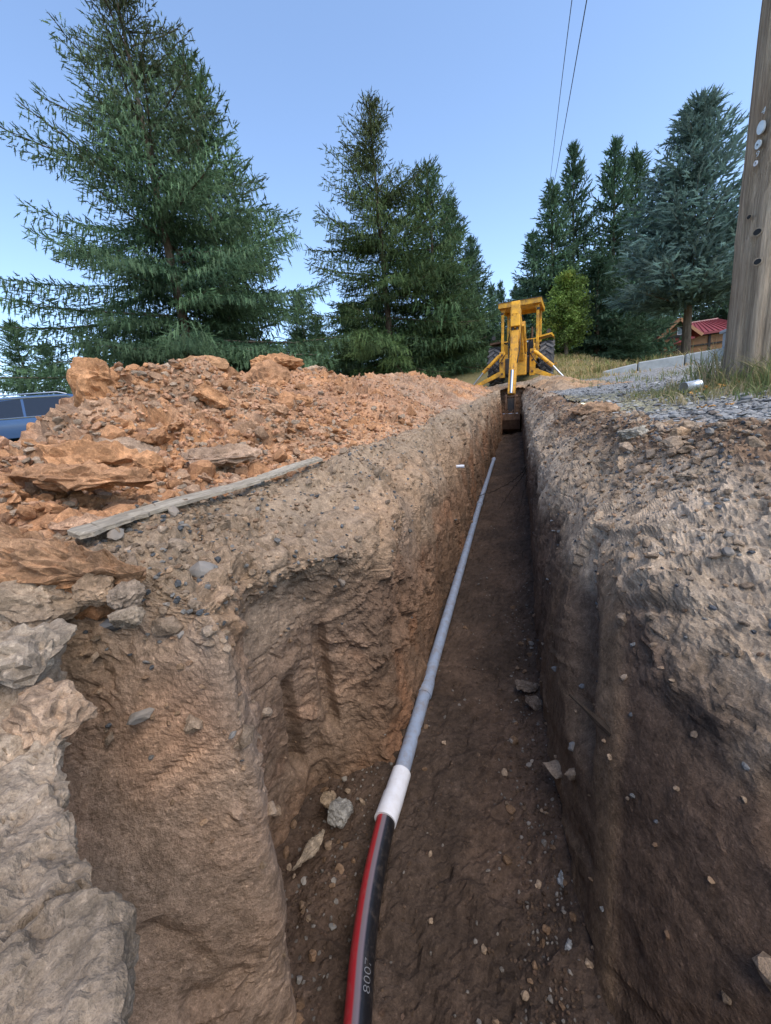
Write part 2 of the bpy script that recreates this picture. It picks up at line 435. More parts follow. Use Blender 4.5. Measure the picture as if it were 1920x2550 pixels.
# ------------------------------------------------------------------ left wall of the trench: profiles from lip to floor, near to far
def left_far(y, lx, bx):
    g = float(G(lx, y)); f = float(floor_z(y)); hgt = g - f
    return [(lx, y, g), (lx + (bx - lx) * 0.55, y - 0.04, g - 0.10), (lx + (bx - lx) * 0.85, y - 0.06, g - 0.22), (bx - 0.01, y - 0.05, f + hgt * 0.62), (bx, y, f + hgt * 0.42), (bx, y, f + hgt * 0.2), (bx, y, f - 0.05)]
Lc = [
    [(-.95, -.6, 1.04), (-.9, -.55, .97), (-.82, -.5, .86), (-.75, -.45, .7), (-.72, -.42, .5), (-.7, -.4, .25), (-.68, -.4, -.05)],
    [(-1.05, .2, 1.06), (-1.0, .2, 1.02), (-.93, .17, .92), (-.84, .10, .7), (-.76, .04, .5), (-.68, -.02, .25), (-.62, -.06, -.05)],
    [(-1.03, .50, 1.08), (-.95, .46, 1.035), (-.86, .415, .95), (-.78, .35, .72), (-.70, .275, .5), (-.63, .20, .25), (-.58, .14, -.05)],
    [(-.93, .60, 1.09), (-.81, .535, 1.05), (-.68, .475, .97), (-.62, .425, .75), (-.58, .375, .5), (-.545, .33, .25), (-.53, .29, -.05)],
    [(-.88, .68, 1.10), (-.70, .58, 1.04), (-.52, .50, .96), (-.485, .475, .75), (-.475, .47, .5), (-.475, .465, .25), (-.475, .46, -.05)],
    [(-.88, .75, 1.10), (-.72, .68, 1.03), (-.56, .60, .95), (-.54, .58, .75), (-.56, .57, .5), (-.57, .56, .25), (-.57, .56, -.05)],
    [(-.88, .86, 1.10), (-.74, .80, 1.02), (-.63, .74, .925), (-.68, .74, .80), (-.70, .74, .5), (-.74, .74, .25), (-.75, .74, -.05)],
    [(-.88, 1.05, 1.11), (-.72, .98, 1.02), (-.57, .90, .915), (-.62, .96, .80), (-.67, .98, .5), (-.72, .98, .25), (-.74, .97, -.05)],
    [(-.87, 1.25, 1.12), (-.70, 1.15, 1.02), (-.51, 1.03, .90), (-.545, 1.07, .78), (-.57, 1.10, .5), (-.61, 1.10, .25), (-.61, 1.08, -.05)],
    [(-.86, 1.5, 1.13), (-.66, 1.35, 1.03), (-.49, 1.18, .89), (-.485, 1.2, .74), (-.475, 1.2, .5), (-.475, 1.18, .25), (-.47, 1.16, -.05)],
    [(-.82, 1.9, 1.16), (-.64, 1.76, 1.06), (-.51, 1.62, .92), (-.485, 1.56, .7), (-.47, 1.55, .5), (-.46, 1.55, .25), (-.455, 1.55, -.05)],
    left_far(2.5, -.76, -.455), left_far(3.3, -.66, -.445), left_far(4.3, -.60, -.43), left_far(5.6, -.54, -.41), left_far(8, -.45, -.36), left_far(10, -.38, -.30), left_far(12.2, -.33, -.25)]
for c in Lc:
    l = c[0]; z = float(G(l[0], l[1])); c[0] = (l[0], l[1], z + 0.005)
    c.insert(0, (l[0] - 0.3, l[1], z - 0.06))
step = lambda y: float(np.interp(y, [0, 1.2, 2.5, 5, 12], [0.0072, 0.0072, 0.014, 0.033, 0.08]))
B, qs, chL, qrL = loft(Lc, step, 250)
Nn = grid_normals(B, (0.2, 0.9, 0.6))
nc, nr = B.shape[:2]
P = B.reshape(-1, 3); NN = Nn.reshape(-1, 3)
d, t1, t2, t3 = chip_relief(P, 3, 1.0)
below = G(P[:, 0], P[:, 1]) - P[:, 2]
far = sstep(1.6, 3.0, P[:, 1])
def ell(c, r, rot=0.0):
    q = P - np.array(c); 
    return np.exp(-((q / np.array(r)) ** 2).sum(1) ** 2)
# scraped patches where the bucket smeared the clay
bay = (1 - sstep(.50, .58, P[:, 1])) * sstep(.04, .2, below)
scr = np.clip(0.9 * bay * (0.55 + 0.45 * sstep(-.35, .25, fbm(P, 5, 3, 70))) + .7 * ell((-.49, 1.75, .78), (.2, .16, .2)) + .55 * ell((-.72, .9, .5), (.3, .4, .45)) * (P[:, 1] > .6), 0, 1)
patch2 = np.clip(ell((-.60, .43, .76), (.11, .2, .13)) + ell((-.80, .36, .55), (.09, .2, .17)), 0, 1)
scr = np.clip(scr + patch2, 0, 1)
groove = 0.005 * vnoise(np.stack([P[:, 0] * 5, (P[:, 2] - 0.55 * P[:, 0]) * 75, P[:, 2] * 0], 1), 5)
d = d * (1 - 0.72 * scr - .2 * patch2) + patch2 * groove
# vertical streaks left by the teeth further along
streak = fbm(P, (1.5, 16, 1.6), 4, 44)
wallmask = sstep(0.22, 0.4, below) * far
d = d * (1 - 0.45 * wallmask) + wallmask * 0.022 * streak
# tooth slots in the recess
colpos = np.repeat(np.arange(nc), nr)
az = np.arctan2(P[:, 1], P[:, 0])
def slot(a0, wd, z0, z1, dep):
    return dep * np.exp(-((az - a0) / wd) ** 4) * sstep(z0 - 0.04, z0 + 0.03, P[:, 2]) * (1 - sstep(z1 - 0.03, z1 + 0.05, P[:, 2])) * (P[:, 1] > 0.68) * (P[:, 1] < 1.6)
sl = slot(2.225, 0.016, .12, .5, 0.05) + slot(2.12, 0.018, .22, .62, 0.045)
d = d - sl
flat = np.exp(-((B[:, 0, None] - B).reshape(nc, nr, -1) ** 2).sum(2).reshape(-1) / 0.01)
P2 = P + NN * (d * (1 - 0.0 * flat))[:, None]
# colours of the layers; the deep browns are darkened further to paint trench shade
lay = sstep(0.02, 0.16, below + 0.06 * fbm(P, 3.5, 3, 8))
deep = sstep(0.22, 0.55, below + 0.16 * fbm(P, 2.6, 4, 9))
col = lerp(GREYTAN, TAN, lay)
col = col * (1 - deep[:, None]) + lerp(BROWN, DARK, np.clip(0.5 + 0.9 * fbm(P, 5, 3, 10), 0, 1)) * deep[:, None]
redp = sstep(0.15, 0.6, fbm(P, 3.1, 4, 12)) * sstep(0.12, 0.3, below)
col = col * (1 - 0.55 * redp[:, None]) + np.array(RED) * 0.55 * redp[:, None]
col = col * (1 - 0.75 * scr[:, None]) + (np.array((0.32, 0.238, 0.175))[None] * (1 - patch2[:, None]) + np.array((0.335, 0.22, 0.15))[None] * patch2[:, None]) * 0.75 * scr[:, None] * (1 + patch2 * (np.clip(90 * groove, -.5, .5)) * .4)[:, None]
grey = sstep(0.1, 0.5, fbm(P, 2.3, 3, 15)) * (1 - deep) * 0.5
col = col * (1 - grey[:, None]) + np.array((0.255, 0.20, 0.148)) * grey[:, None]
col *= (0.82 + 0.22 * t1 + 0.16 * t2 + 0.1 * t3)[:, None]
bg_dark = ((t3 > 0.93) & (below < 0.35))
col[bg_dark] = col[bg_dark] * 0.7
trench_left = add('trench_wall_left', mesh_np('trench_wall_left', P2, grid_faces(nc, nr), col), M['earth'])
tag(trench_left, kind='structure')
LW = (P2.copy(), NN.copy(), below.copy())

# ------------------------------------------------------------------ right wall, far to near
def right_far(y, lx, bx):
    g = float(G(lx, y)); f = float(floor_z(y)); hgt = g - f
    return [(lx, y, g), (lx + (bx - lx) * 0.5, y - 0.05, g - 0.09), (lx + (bx - lx) * 0.88, y - 0.08, g - 0.24), (bx + .015, y - .05, f + hgt * 0.5), (bx + 0.01, y, f + hgt * 0.25), (bx, y, f - 0.05)]
Rc = [right_far(12.2, .44, .29), right_far(10, .44, .25), right_far(8, .43, .21), right_far(5.6, .42, .165), right_far(4.3, .43, .145), right_far(3.3, .46, .12),
      [(.52, 2.5, 1.16), (.33, 2.4, 1.06), (.19, 2.3, .88), (.125, 2.3, .6), (.11, 2.3, .3), (.10, 2.3, -.03)],
      [(.55, 2.05, 1.12), (.40, 1.88, 1.0), (.26, 1.72, .85), (.15, 1.68, .58), (.105, 1.65, .28), (.085, 1.65, -.05)],
      [(.63, 1.78, 1.09), (.48, 1.52, .98), (.32, 1.27, .84), (.19, 1.14, .56), (.13, 1.08, .28), (.09, 1.05, -.05)],
      [(.74, 1.60, 1.08), (.56, 1.28, .97), (.36, .97, .82), (.235, .92, .55), (.165, .88, .28), (.10, .85, -.05)],
      [(.95, 1.46, 1.08), (.75, 1.08, .96), (.52, .78, .80), (.345, .72, .55), (.235, .68, .28), (.125, .63, -.05)],
      [(1.17, 1.3, 1.07), (.97, .92, .95), (.72, .60, .80), (.52, .50, .55), (.36, .45, .28), (.16, .40, -.05)],
      [(1.55, 1.1, 1.05), (1.3, .7, .95), (1.0, .35, .80), (.75, .25, .55), (.5, .2, .28), (.2, .12, -.05)]]
outd = [(1, 0)] * 7 + [(.95, .3), (.8, .6), (.6, .8), (.5, .86), (.45, .9), (.4, .9)]
for c, od in zip(Rc, outd):
    l = c[0]; z = float(G(l[0], l[1])); c[0] = (l[0], l[1], z + 0.012)
    c.insert(0, (l[0] + od[0] * 0.22, l[1] + od[1] * 0.22, z - 0.05))
B, qs, chR, qrR = loft(Rc, step, 230)
Nn = grid_normals(B, (-0.2, 0.6, 0.7))
nc, nr = B.shape[:2]
P = B.reshape(-1, 3); NN = Nn.reshape(-1, 3)
d, t1, t2, t3 = chip_relief(P, 103, 0.8, 1.0, 1.2)
below = G(P[:, 0], P[:, 1]) - P[:, 2]
az = np.arctan2(P[:, 1], P[:, 0])
near = 1 - sstep(1.3, 1.9, P[:, 1])
# slanting flakes of bedded earth in the upper face
ph = (P[:, 2] + 0.22 * P[:, 0] + 0.11 * fbm(P, 3, 4, 55)) * 7.5
saw = (ph - np.floor(ph))
d = d + near * sstep(0.06, 0.2, below) * (1 - sstep(0.5, 0.75, below)) * 0.010 * (saw - 0.5) * np.clip(fbm(P, 4, 2, 57) + .6, 0, 1)
scr = near * sstep(0.44, 0.6, below + 0.12 * fbm(P, 4, 3, 66)) * (0.7 + 0.3 * np.clip(fbm(P, 5, 2, 67) + 0.5, 0, 1))
along = (P[:, 2] * 1.0 - 0.55 * P[:, 0] + 0.35 * P[:, 1])
marks = vnoise(np.stack([along * 26, P[:, 0] * 1.5, P[:, 1] * 1.5], 1), 6)
d = d * (1 - 0.80 * scr) + scr * (0.005 * marks - 0.011 * np.clip(marks - 0.45, 0, 1) * 3)
wallmask = sstep(0.25, 0.42, below) * sstep(1.0, 2.2, P[:, 1])
d = d * (1 - 0.45 * wallmask) + wallmask * 0.02 * fbm(P, (1.5, 18, 1.3), 4, 144)
# upright smooth rib with a slot beside it, cut by one bucket tooth
a0 = np.arctan2(.92, .225)
rib = np.exp(-((az - a0 - 0.02) / 0.03) ** 4) * (P[:, 2] > -1) * (1 - sstep(.76, .83, P[:, 2])) * near * (P[:, 1] < 1.5)
d = d * (1 - 0.85 * rib) + 0.012 * rib
d = d - 0.05 * np.exp(-((az - a0 - 0.085) / 0.028) ** 4) * sstep(0.3, 0.42, P[:, 2]) * (1 - sstep(.74, .82, P[:, 2])) * near * (P[:, 1] < 1.5)
P2 = P + NN * d[:, None]
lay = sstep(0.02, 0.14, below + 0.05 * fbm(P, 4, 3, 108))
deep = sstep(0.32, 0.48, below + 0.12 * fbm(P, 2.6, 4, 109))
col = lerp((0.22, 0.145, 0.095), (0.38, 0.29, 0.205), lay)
col = col * (1 - deep[:, None]) + lerp((.13, .088, .063), (.09, .064, .048), np.clip(0.55 + 0.9 * fbm(P, 5, 3, 110), 0, 1)) * deep[:, None]  # brown lower layer, with the shade low in the trench painted in
col = col * (1 - 0.6 * scr[:, None]) + np.array((0.098, 0.063, 0.043)) * 0.6 * scr[:, None]  # smeared face, its colour darkened for the same shade
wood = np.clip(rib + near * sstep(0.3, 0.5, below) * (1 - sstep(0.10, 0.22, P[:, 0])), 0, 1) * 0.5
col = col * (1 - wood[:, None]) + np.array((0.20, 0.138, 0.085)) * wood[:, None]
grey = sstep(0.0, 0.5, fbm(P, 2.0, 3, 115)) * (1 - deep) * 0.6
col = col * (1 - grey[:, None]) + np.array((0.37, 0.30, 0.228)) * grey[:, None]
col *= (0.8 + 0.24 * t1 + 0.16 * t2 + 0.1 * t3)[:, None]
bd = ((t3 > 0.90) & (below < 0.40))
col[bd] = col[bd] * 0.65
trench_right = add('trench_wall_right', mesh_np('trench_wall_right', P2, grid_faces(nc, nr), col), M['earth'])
tag(trench_right, kind='structure')
RW = (P2.copy(), NN.copy(), below.copy())

# ------------------------------------------------------------------ trench floor, end of the trench and the wall behind the camera
ys = spaced([-0.8, 12.4], lambda y: float(np.interp(y, [-.8, 1.5, 4, 12], [0.011, 0.012, 0.03, 0.09])))
xs = np.linspace(-1.0, 0.5, 145)
X, Y = np.meshgrid(xs, ys); P = np.stack([X.ravel(), Y.ravel(), floor_z(Y.ravel())], 1)
h1, e1, t1 = shard(P, (9, 7, 9), 203, 1.0); h2, e2, t2 = shard(P, 26, 233, 1.1); h3, e3, t3 = shard(P, 70, 263, 1.1)
P[:, 2] += 0.014 * h1 * sstep(0, .2, e1) + 0.008 * h2 * sstep(0, .25, e2) + 0.004 * h3 * sstep(0, .3, e3) + 0.006 * fbm(P, 22, 4, 212) + 0.03 * fbm(P, 2.4, 3, 210) + 0.05 * sstep(-0.02, 0.12, P[:, 0]) + 0.04 * sstep(-.62, -.85, P[:, 0])
col = lerp((0.085, 0.058, 0.043), (0.058, 0.042, 0.033), np.clip(0.5 + fbm(P, 3, 4, 211), 0, 1))
col *= (0.75 + 0.25 * t1 + 0.25 * t2 + 0.2 * t3)[:, None]
trench_floor = add('trench_floor', mesh_np('trench_floor', P, grid_faces(len(ys), len(xs)), col), M['earth'])
tag(trench_floor, kind='structure')
FL = P.copy()

def heightsheet(name, xs, ys, zfun, colfun, hole=None, mat='earth', kind='structure', parent=None):
    X, Y = np.meshgrid(xs, ys); x, y = X.ravel(), Y.ravel()
    P = np.stack([x, y, np.zeros_like(x)], 1)
    P[:, 2] = zfun(P); col = colfun(P)
    F = grid_faces(len(ys), len(xs))
    if hole is not None:
        cc = P[F].mean(1); F = F[~hole(cc)]
    o = add(name, mesh_np(name, P, F, col), M[mat], parent)
    if kind: o['kind'] = kind
    return o, P

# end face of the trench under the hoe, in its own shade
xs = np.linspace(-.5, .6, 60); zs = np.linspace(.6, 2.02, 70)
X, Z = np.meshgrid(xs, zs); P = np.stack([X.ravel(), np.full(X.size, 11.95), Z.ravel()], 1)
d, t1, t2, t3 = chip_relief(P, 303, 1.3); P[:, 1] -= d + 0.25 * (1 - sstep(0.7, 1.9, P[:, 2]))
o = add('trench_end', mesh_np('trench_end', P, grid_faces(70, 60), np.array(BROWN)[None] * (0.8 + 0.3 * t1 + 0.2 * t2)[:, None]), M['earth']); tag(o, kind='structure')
xs = np.linspace(-1.3, 1.7, 60); zs = np.linspace(-.1, 1.05, 40)
X, Z = np.meshgrid(xs, zs); P = np.stack([X.ravel(), np.full(X.size, -.55), Z.ravel()], 1)
d, t1, t2, t3 = chip_relief(P, 333, 1.0); P[:, 1] += d
o = add('unseen_trench_back', mesh_np('unseen_trench_back', P, grid_faces(40, 60), np.array(BROWN)[None] * (0.8 + 0.3 * t1 + 0.2 * t2)[:, None]), M['earth']); tag(o, kind='structure')  # unseen end wall, added for its effect on light in the pit

# ------------------------------------------------------------------ ground: gravel drive on the right, soil by the machine, the land beyond
_ly = [-.6, 1.1, 1.3, 1.46, 1.60, 1.78, 2.05, 2.5, 3.3, 4.3, 5.6, 8, 12.3]
_lx = [1.7, 1.55, 1.17, .95, .74, .63, .55, .52, .46, .43, .42, .43, .44]
def lip_r(y): return np.interp(y, _ly, _lx)
_lly = [-.6, .1, .44, .58, .68, 1.25, 1.5, 1.9, 2.5, 3.3, 4.3, 5.6, 8, 10, 12.3]
_llx = [-.95, -1.02, -1.02, -.93, -.88, -.87, -.86, -.82, -.76, -.66, -.60, -.54, -.45, -.38, -.33]
def lip_l(y): return np.interp(y, _lly, _llx)
def gravel_z(P):
    h2, e2, t2 = shard(P, (28, 28, 28), 403, 1.0); h3, e3, t3 = shard(P, (70, 70, 70), 433, 1.0)
    edge = np.exp(-np.clip(P[:, 0] - lip_r(P[:, 1]), 0, 9) / 0.25)
    gravel_z.t = (t2, t3, edge)
    return G(P[:, 0], P[:, 1]) + 0.008 * h2 + 0.006 * h3 + 0.03 * fbm(P, 1.4, 3, 410) * (0.4 + edge) + 0.02 * edge
def gravel_c(P):
    t2, t3, edge = gravel_z.t
    c = lerp((0.19, 0.188, 0.182), (0.30, 0.30, 0.295), t3) * (0.8 + 0.4 * t2)[:, None]
    so = np.clip(sstep(0.25, 0.8, edge + 0.3 * fbm(P, 3, 3, 411)), 0, 1)[:, None]
    c = c * (1 - so) + np.array((0.30, 0.2, 0.125)) * so * (0.7 + 0.5 * t2)[:, None]
    gr = (sstep(2.6, 3.2, P[:, 1] + 0.5 * fbm(P, 1.5, 3, 412)) * (1 - sstep(4.3, 5.0, P[:, 1])))[:, None] * 0.7
    return c * (1 - gr) + np.array((0.24, 0.225, 0.13)) * gr
ys = spaced([0.9, 14.5], lambda y: float(np.interp(y, [1, 2, 4, 14], [0.014, 0.014, 0.035, 0.14])))
xs = spaced([0.3, 7.0], lambda x: float(np.interp(x, [0.3, 2, 7], [0.016, 0.024, 0.1])))
ground_near, GP = heightsheet('gravel_drive', xs, ys, gravel_z, gravel_c, hole=lambda c: c[:, 0] < lip_r(c[:, 1]) + 0.10)
def far_z(P): return G(P[:, 0], P[:, 1]) - 0.035 - 0.10 * ((np.abs(P[:, 0]) < 3.5) & (P[:, 1] < 12)) + 0.05 * fbm(P, 0.5, 4, 500)
def far_c(P):
    t = np.clip(0.5 + fbm(P, 0.35, 4, 501), 0, 1)
    return lerp((0.23, 0.20, 0.10), (0.12, 0.135, 0.055), t)
xs = np.unique(np.concatenate([np.linspace(-900, -40, 30), np.linspace(-40, 40, 121), np.linspace(40, 900, 30)]))
ys = np.unique(np.concatenate([np.linspace(-60, -4, 12), np.linspace(-4, 50, 109), np.linspace(50, 900, 40)]))
ground_far, _ = heightsheet('ground', xs, ys, far_z, far_c, hole=lambda c: (c[:, 0] > -3.2) & (c[:, 0] < 2.6) & (c[:, 1] > -0.9) & (c[:, 1] < 11.9))
# churned soil round the end of the trench
def mound_z(P):
    d, t1, t2, t3 = chip_relief(P, 603, 1.2); mound_z.t = (t1, t2, t3)
    b = 0.17 * np.exp(-((P[:, 0] - .25) / 1.1) ** 4 - ((P[:, 1] - 12.7) / 0.7) ** 2) + 0.10 * np.exp(-((P[:, 0] - 1.35) / 0.5) ** 2 - ((P[:, 1] - 12.2) / 0.9) ** 2)
    b = b + 0.12 * np.exp(-((P[:, 0] - .75) / 0.25) ** 2) * sstep(5, 8, P[:, 1]) * (1 - sstep(12, 13, P[:, 1]))
    rim = sstep(-2.0, -1.5, P[:, 0]) * (1 - sstep(1.5, 2.1, P[:, 0])) * (1 - sstep(13.6, 14.2, P[:, 1])) * sstep(6.0, 7.0, P[:, 1])
    return G(P[:, 0], P[:, 1]) + 0.01 + (b + d) * rim - 0.06 * (1 - rim)
def mound_c(P):
    t1, t2, t3 = mound_z.t
    return lerp((0.34, 0.215, 0.125), (0.25, 0.20, 0.15), np.clip(0.5 + fbm(P, 1.6, 3, 604), 0, 1)) * (0.75 + 0.3 * t1 + 0.25 * t2)[:, None]
mound, _ = heightsheet('churned_soil', np.arange(-2.2, 2.3, 0.03), np.arange(5.8, 14.3, 0.04), mound_z, mound_c,
                    hole=lambda c: ((c[:, 0] > lip_l(c[:, 1]) - 0.06) & (c[:, 0] < lip_r(c[:, 1]) + 0.06) & (c[:, 1] < 11.75)) | ((c[:, 0] < lip_l(c[:, 1]) - 0.3) & (c[:, 1] < 10.5)))

# ------------------------------------------------------------------ spoil heap
_hy = [-2.0, 0, .6, 1.0, 1.25, 1.45, 1.8, 2.2, 2.45, 2.62, 2.9, 3.3, 4.2, 5.5, 7, 10, 12.5, 14.5]
_hh = [.28, .28, .28, .28, .31, .43, .66, .75, .60, .42, .66, .78, .67, .64, .69, .62, .50, .12]
def heap_h(x, y):
    x = np.asarray(x, float); y = np.asarray(y, float)
    hc = np.interp(y, _hy, _hh)
    toe = lip_l(y) - 0.03; crest = np.interp(y, [-2, 1, 4, 8, 13], [-2.1, -2.05, -2.0, -1.85, -1.7])
    u = (x - toe) / (crest - toe)
    front = np.clip(u, 0, 1) ** 0.92
    back = np.clip(1 - (u - 1) * (np.abs(crest - toe)) / 1.7, 0, 1)
    s = np.where(u < 1, front, back)
    s = np.where(u < 0, 0, s)
    s = s - 0.10 * np.exp(-((u - 1) / 0.18) ** 2)
    return hc * s
heap = empty('spoil_heap', (-2.0, 4.0, float(G(-2.0, 4.0))))
tag(heap, 'long heap of loose orange soil and clods dug from the trench', 'soil heap')
bpy.context.view_layer.update()
def to_heap(P): return P - np.array(heap.location)
ys = spaced([-1.6, 14.6], lambda y: float(np.interp(y, [0.5, 2, 4, 8, 14], [0.013, 0.014, 0.024, 0.05, 0.09])))
u = np.concatenate([np.linspace(0, 1.1, 165), np.linspace(1.1, 2.9, 36)[1:]])
Yg, Ug = np.meshgrid(ys, u, indexing='ij')
crest = np.interp(Yg, [-2, 1, 4, 8, 13], [-2.1, -2.05, -2.0, -1.85, -1.7]); toe = lip_l(Yg) - 0.03
Xg = toe + (crest - toe) * Ug
Zg = G(Xg, Yg) + heap_h(Xg, Yg) - 0.03
B = np.stack([Xg, Yg, Zg], 2); Nn = grid_normals(B, (-1.5, 4, 8))
P = B.reshape(-1, 3); NN = Nn.reshape(-1, 3)
h1, e1, t1 = shard(P, (4.5, 4.5, 6), 703, 1.1, .4); h2, e2, t2 = shard(P, (11, 11, 15), 733, 1.1); h3, e3, t3 = shard(P, 32, 763, 1.1)
amp = sstep(0.02, 0.25, Ug.ravel()) * (0.35 + 0.65 * np.clip(0.6 + 0.9 * fbm(P, 1.3, 3, 790), 0, 1))
d = amp * (0.085 * h1 * sstep(0, .22, e1) + 0.04 * h2 * sstep(0, .25, e2)) + 0.012 * h3 * sstep(0, .3, e3) * (0.3 + amp) + .008 * fbm(P, 16, 4, 781) + 0.05 * amp * fbm(P, 1.2, 3, 780) - 0.02 * amp * np.exp(-(e1 / 0.08) ** 2)
P2 = P + NN * d[:, None]
col = lerp(ORANGE, (0.36, 0.21, 0.13), np.clip(0.5 + fbm(P, 1.8, 4, 791), 0, 1))
tanp = (sstep(0.15, 0.6, fbm(P, 1.5, 3, 792)) * 0.55 + 0.35 * (1 - sstep(0.0, 0.3, Ug.ravel())))[:, None]
col = col * (1 - tanp) + np.array((0.36, 0.255, 0.18)) * tanp
col *= (0.78 + 0.24 * t1 + 0.16 * t2 + 0.1 * t3)[:, None]
body = add('heap_body', mesh_np('heap_body', to_heap(P2), grid_faces(len(ys), len(u)), col), M['earth'], heap)
HP = (P2, NN, Ug.ravel())

# ------------------------------------------------------------------ stones and clods
def rock_arr(seed, sub=2, flat=(1, 0.85, 0.62), cuts=9, rough=0.10):
    bm = bmesh.new(); bmesh.ops.create_icosphere(bm, subdivisions=sub, radius=1.0)
    V = np.array([v.co[:] for v in bm.verts]); F = np.array([[v.index for v in f.verts] for f in bm.faces]); bm.free()
    rg = np.random.RandomState(seed)
    for k in range(cuts):
        n = rg.normal(size=3); n /= np.linalg.norm(n); dd = rg.uniform(0.52, 0.86)
        s = V @ n; o = np.clip(s - dd, 0, None); V = V - np.outer(o, n)
    if rough:
        V = V * (1 + rough * fbm(V * 1.0 + seed * 3.3, 2.4, 3, seed))[:, None]
    V = V * np.array(flat); V /= np.abs(V).max()
    return V, F
ROCKS = [rock_arr(s, 2, (1, rnd, fl), 8, 0.22) for s, rnd, fl in zip(range(14), np.linspace(.6, 1, 14), [.5, .7, .6, .8, .45, .65, .75, .55, .35, .6, .7, .5, .8, .4])]
ROCKS3 = [rock_arr(40 + s, 3, (1, .8, fl), 8, 0.30) for s, fl in enumerate([.5, .65, .8, .55, .7, .4])]
CLOD_ME = [mesh_np('clod_%d' % i, v, f) for i, (v, f) in enumerate(ROCKS3 + ROCKS[:8])]
for me in CLOD_ME: me.materials.append(M['clod'])
STONE_ME = {}
def stone_meshes(key):
    if key not in STONE_ME:
        L = []
        for i, (v, f) in enumerate(ROCKS):
            me = mesh_np('stone_' + key, v, f); me.materials.append(M[key]); L.append(me)
        STONE_ME[key] = L
    return STONE_ME[key]
def rot_mats(n, rg, lean=None):
    q = rg.normal(size=(n, 4)); q /= np.linalg.norm(q, axis=1, keepdims=True)
    a, b, c, d_ = q.T
    return np.stack([np.stack([1 - 2 * (c * c + d_ * d_), 2 * (b * c - a * d_), 2 * (b * d_ + a * c)], 1),
                     np.stack([2 * (b * c + a * d_), 1 - 2 * (b * b + d_ * d_), 2 * (c * d_ - a * b)], 1),
                     np.stack([2 * (b * d_ - a * c), 2 * (c * d_ + a * b), 1 - 2 * (b * b + c * c)], 1)], 1)
def flat_mats(n, rg, tilt=0.35):
    a = rg.uniform(0, 2 * np.pi, n); tx, ty = rg.normal(0, tilt, n), rg.normal(0, tilt, n)
    z = np.stack([tx, ty, np.ones(n)], 1); z /= np.linalg.norm(z, axis=1, keepdims=True)
    x = np.stack([np.cos(a), np.sin(a), np.zeros(n)], 1); x -= z * (x * z).sum(1, keepdims=True); x /= np.linalg.norm(x, axis=1, keepdims=True)
    return np.stack([x, np.cross(z, x), z], 2)
def stuff_rocks(name, pos, size, col, rg, parent=None, mats=None, small=True, material='earth', variants=None):
    """many small pieces joined into one mesh"""
    n = len(pos); VA, FA, CA = [], [], []; base = 0
    mats = rot_mats(n, rg) if mats is None else mats
    VARS = variants or ROCKS
    vi = rg.randint(0, len(VARS), n)
    for k in range(len(VARS)):
        s = np.where(vi == k)[0]
        if len(s) == 0: continue
        v, f = VARS[k]
        W = np.einsum('nij,vj->nvi', mats[s], v) * size[s][:, None, None] + pos[s][:, None, :]
        VA.append(W.reshape(-1, 3)); CA.append(np.repeat(col[s], len(v), 0))
        FA.append((f[None] + (np.arange(len(s)) * len(v))[:, None, None] + base).reshape(-1, 3)); base += len(s) * len(v)
    o = add(name, mesh_np(name, np.concatenate(VA), np.concatenate(FA), np.concatenate(CA)), M[material], parent)
    o['kind'] = 'stuff'
    return o
CAMP = np.array([0, 0, CAM_Z])
def in_view(P, pad=60):
    c = (P - CAMP) @ MW
    z = np.maximum(c[:, 2], 1e-3)
    x = 833 + 832 * c[:, 0] / z; y = 1106 + 832 * c[:, 1] / z
    return (c[:, 2] > 0.05) & (x > -pad) & (x < 1666 + pad) & (y > -pad) & (y < 2212 + pad)
LOW = [rock_arr(80 + s, 1, (1, .8, fl), 6, 0.1) for s, fl in enumerate([.45, .6, .75, .5, .35, .65])]

def scatter(name, P, NN, wgt, nbig, nsmall, rg, pw=2.2, smin=0.008, smax=0.09, cols=(ORANGE,), parent=None, local=None, child='clod', meshes=None, embed=0.25, matkey=None, smallmax=0.03):
    """big pieces become children, the crumbs one mesh"""
    wgt = wgt / wgt.sum(); n = nbig * 3 + nsmall
    idx = rg.choice(len(P), n, p=wgt)
    size = smin * (1 - rg.rand(n) * (1 - (smin / smax) ** pw)) ** (-1 / pw)
    pos = P[idx] + NN[idx] * (size * (0.5 - embed))[:, None]
    app = size / np.linalg.norm(pos - CAMP, axis=1) * in_view(pos)
    order = np.argsort(-app); big = order[:nbig]; rest = order[nbig:]
    rest = rest[:nsmall]
    mats = flat_mats(n, rg, 0.5)
    loc0 = np.zeros(3) if local is None else np.array(local)
    for k in big:
        me = meshes[rg.randint(len(meshes))]
        m4 = Matrix.Identity(4)
        for a in range(3):
            for b in range(3): m4[a][b] = mats[k][a][b] * size[k]
            m4[a][3] = pos[k][a] - loc0[a]
        o = bpy.data.objects.new(child, me); COL.objects.link(o); o.parent = parent; o.matrix_local = m4
    cc = np.array(cols); ci = rg.randint(0, len(cc), len(rest))
    c = cc[ci] * rg.uniform(0.7, 1.25, (len(rest), 1))
    stuff_rocks(name, pos[rest] - loc0, np.minimum(size[rest], smallmax), c, rg, parent, mats[rest], variants=LOW)

rg = np.random.RandomState(11)
P, NN, U = HP
dist = np.linalg.norm(P - CAMP, axis=1)
wg = (U > 0.03) * (U < 1.25) * in_view(P) / dist ** 1.1 * (0.35 + np.clip(0.5 + fbm(P, 1.6, 3, 830), 0, 1.2))
scatter('crumbs', P, NN, wg, 300, 8500, rg, 2.3, 0.008, 0.075, (ORANGE, (0.40, 0.22, .13), (0.38, 0.25, 0.165), (0.32, 0.245, 0.18), (0.45, 0.26, 0.16)), heap, heap.location, 'clod', CLOD_ME)
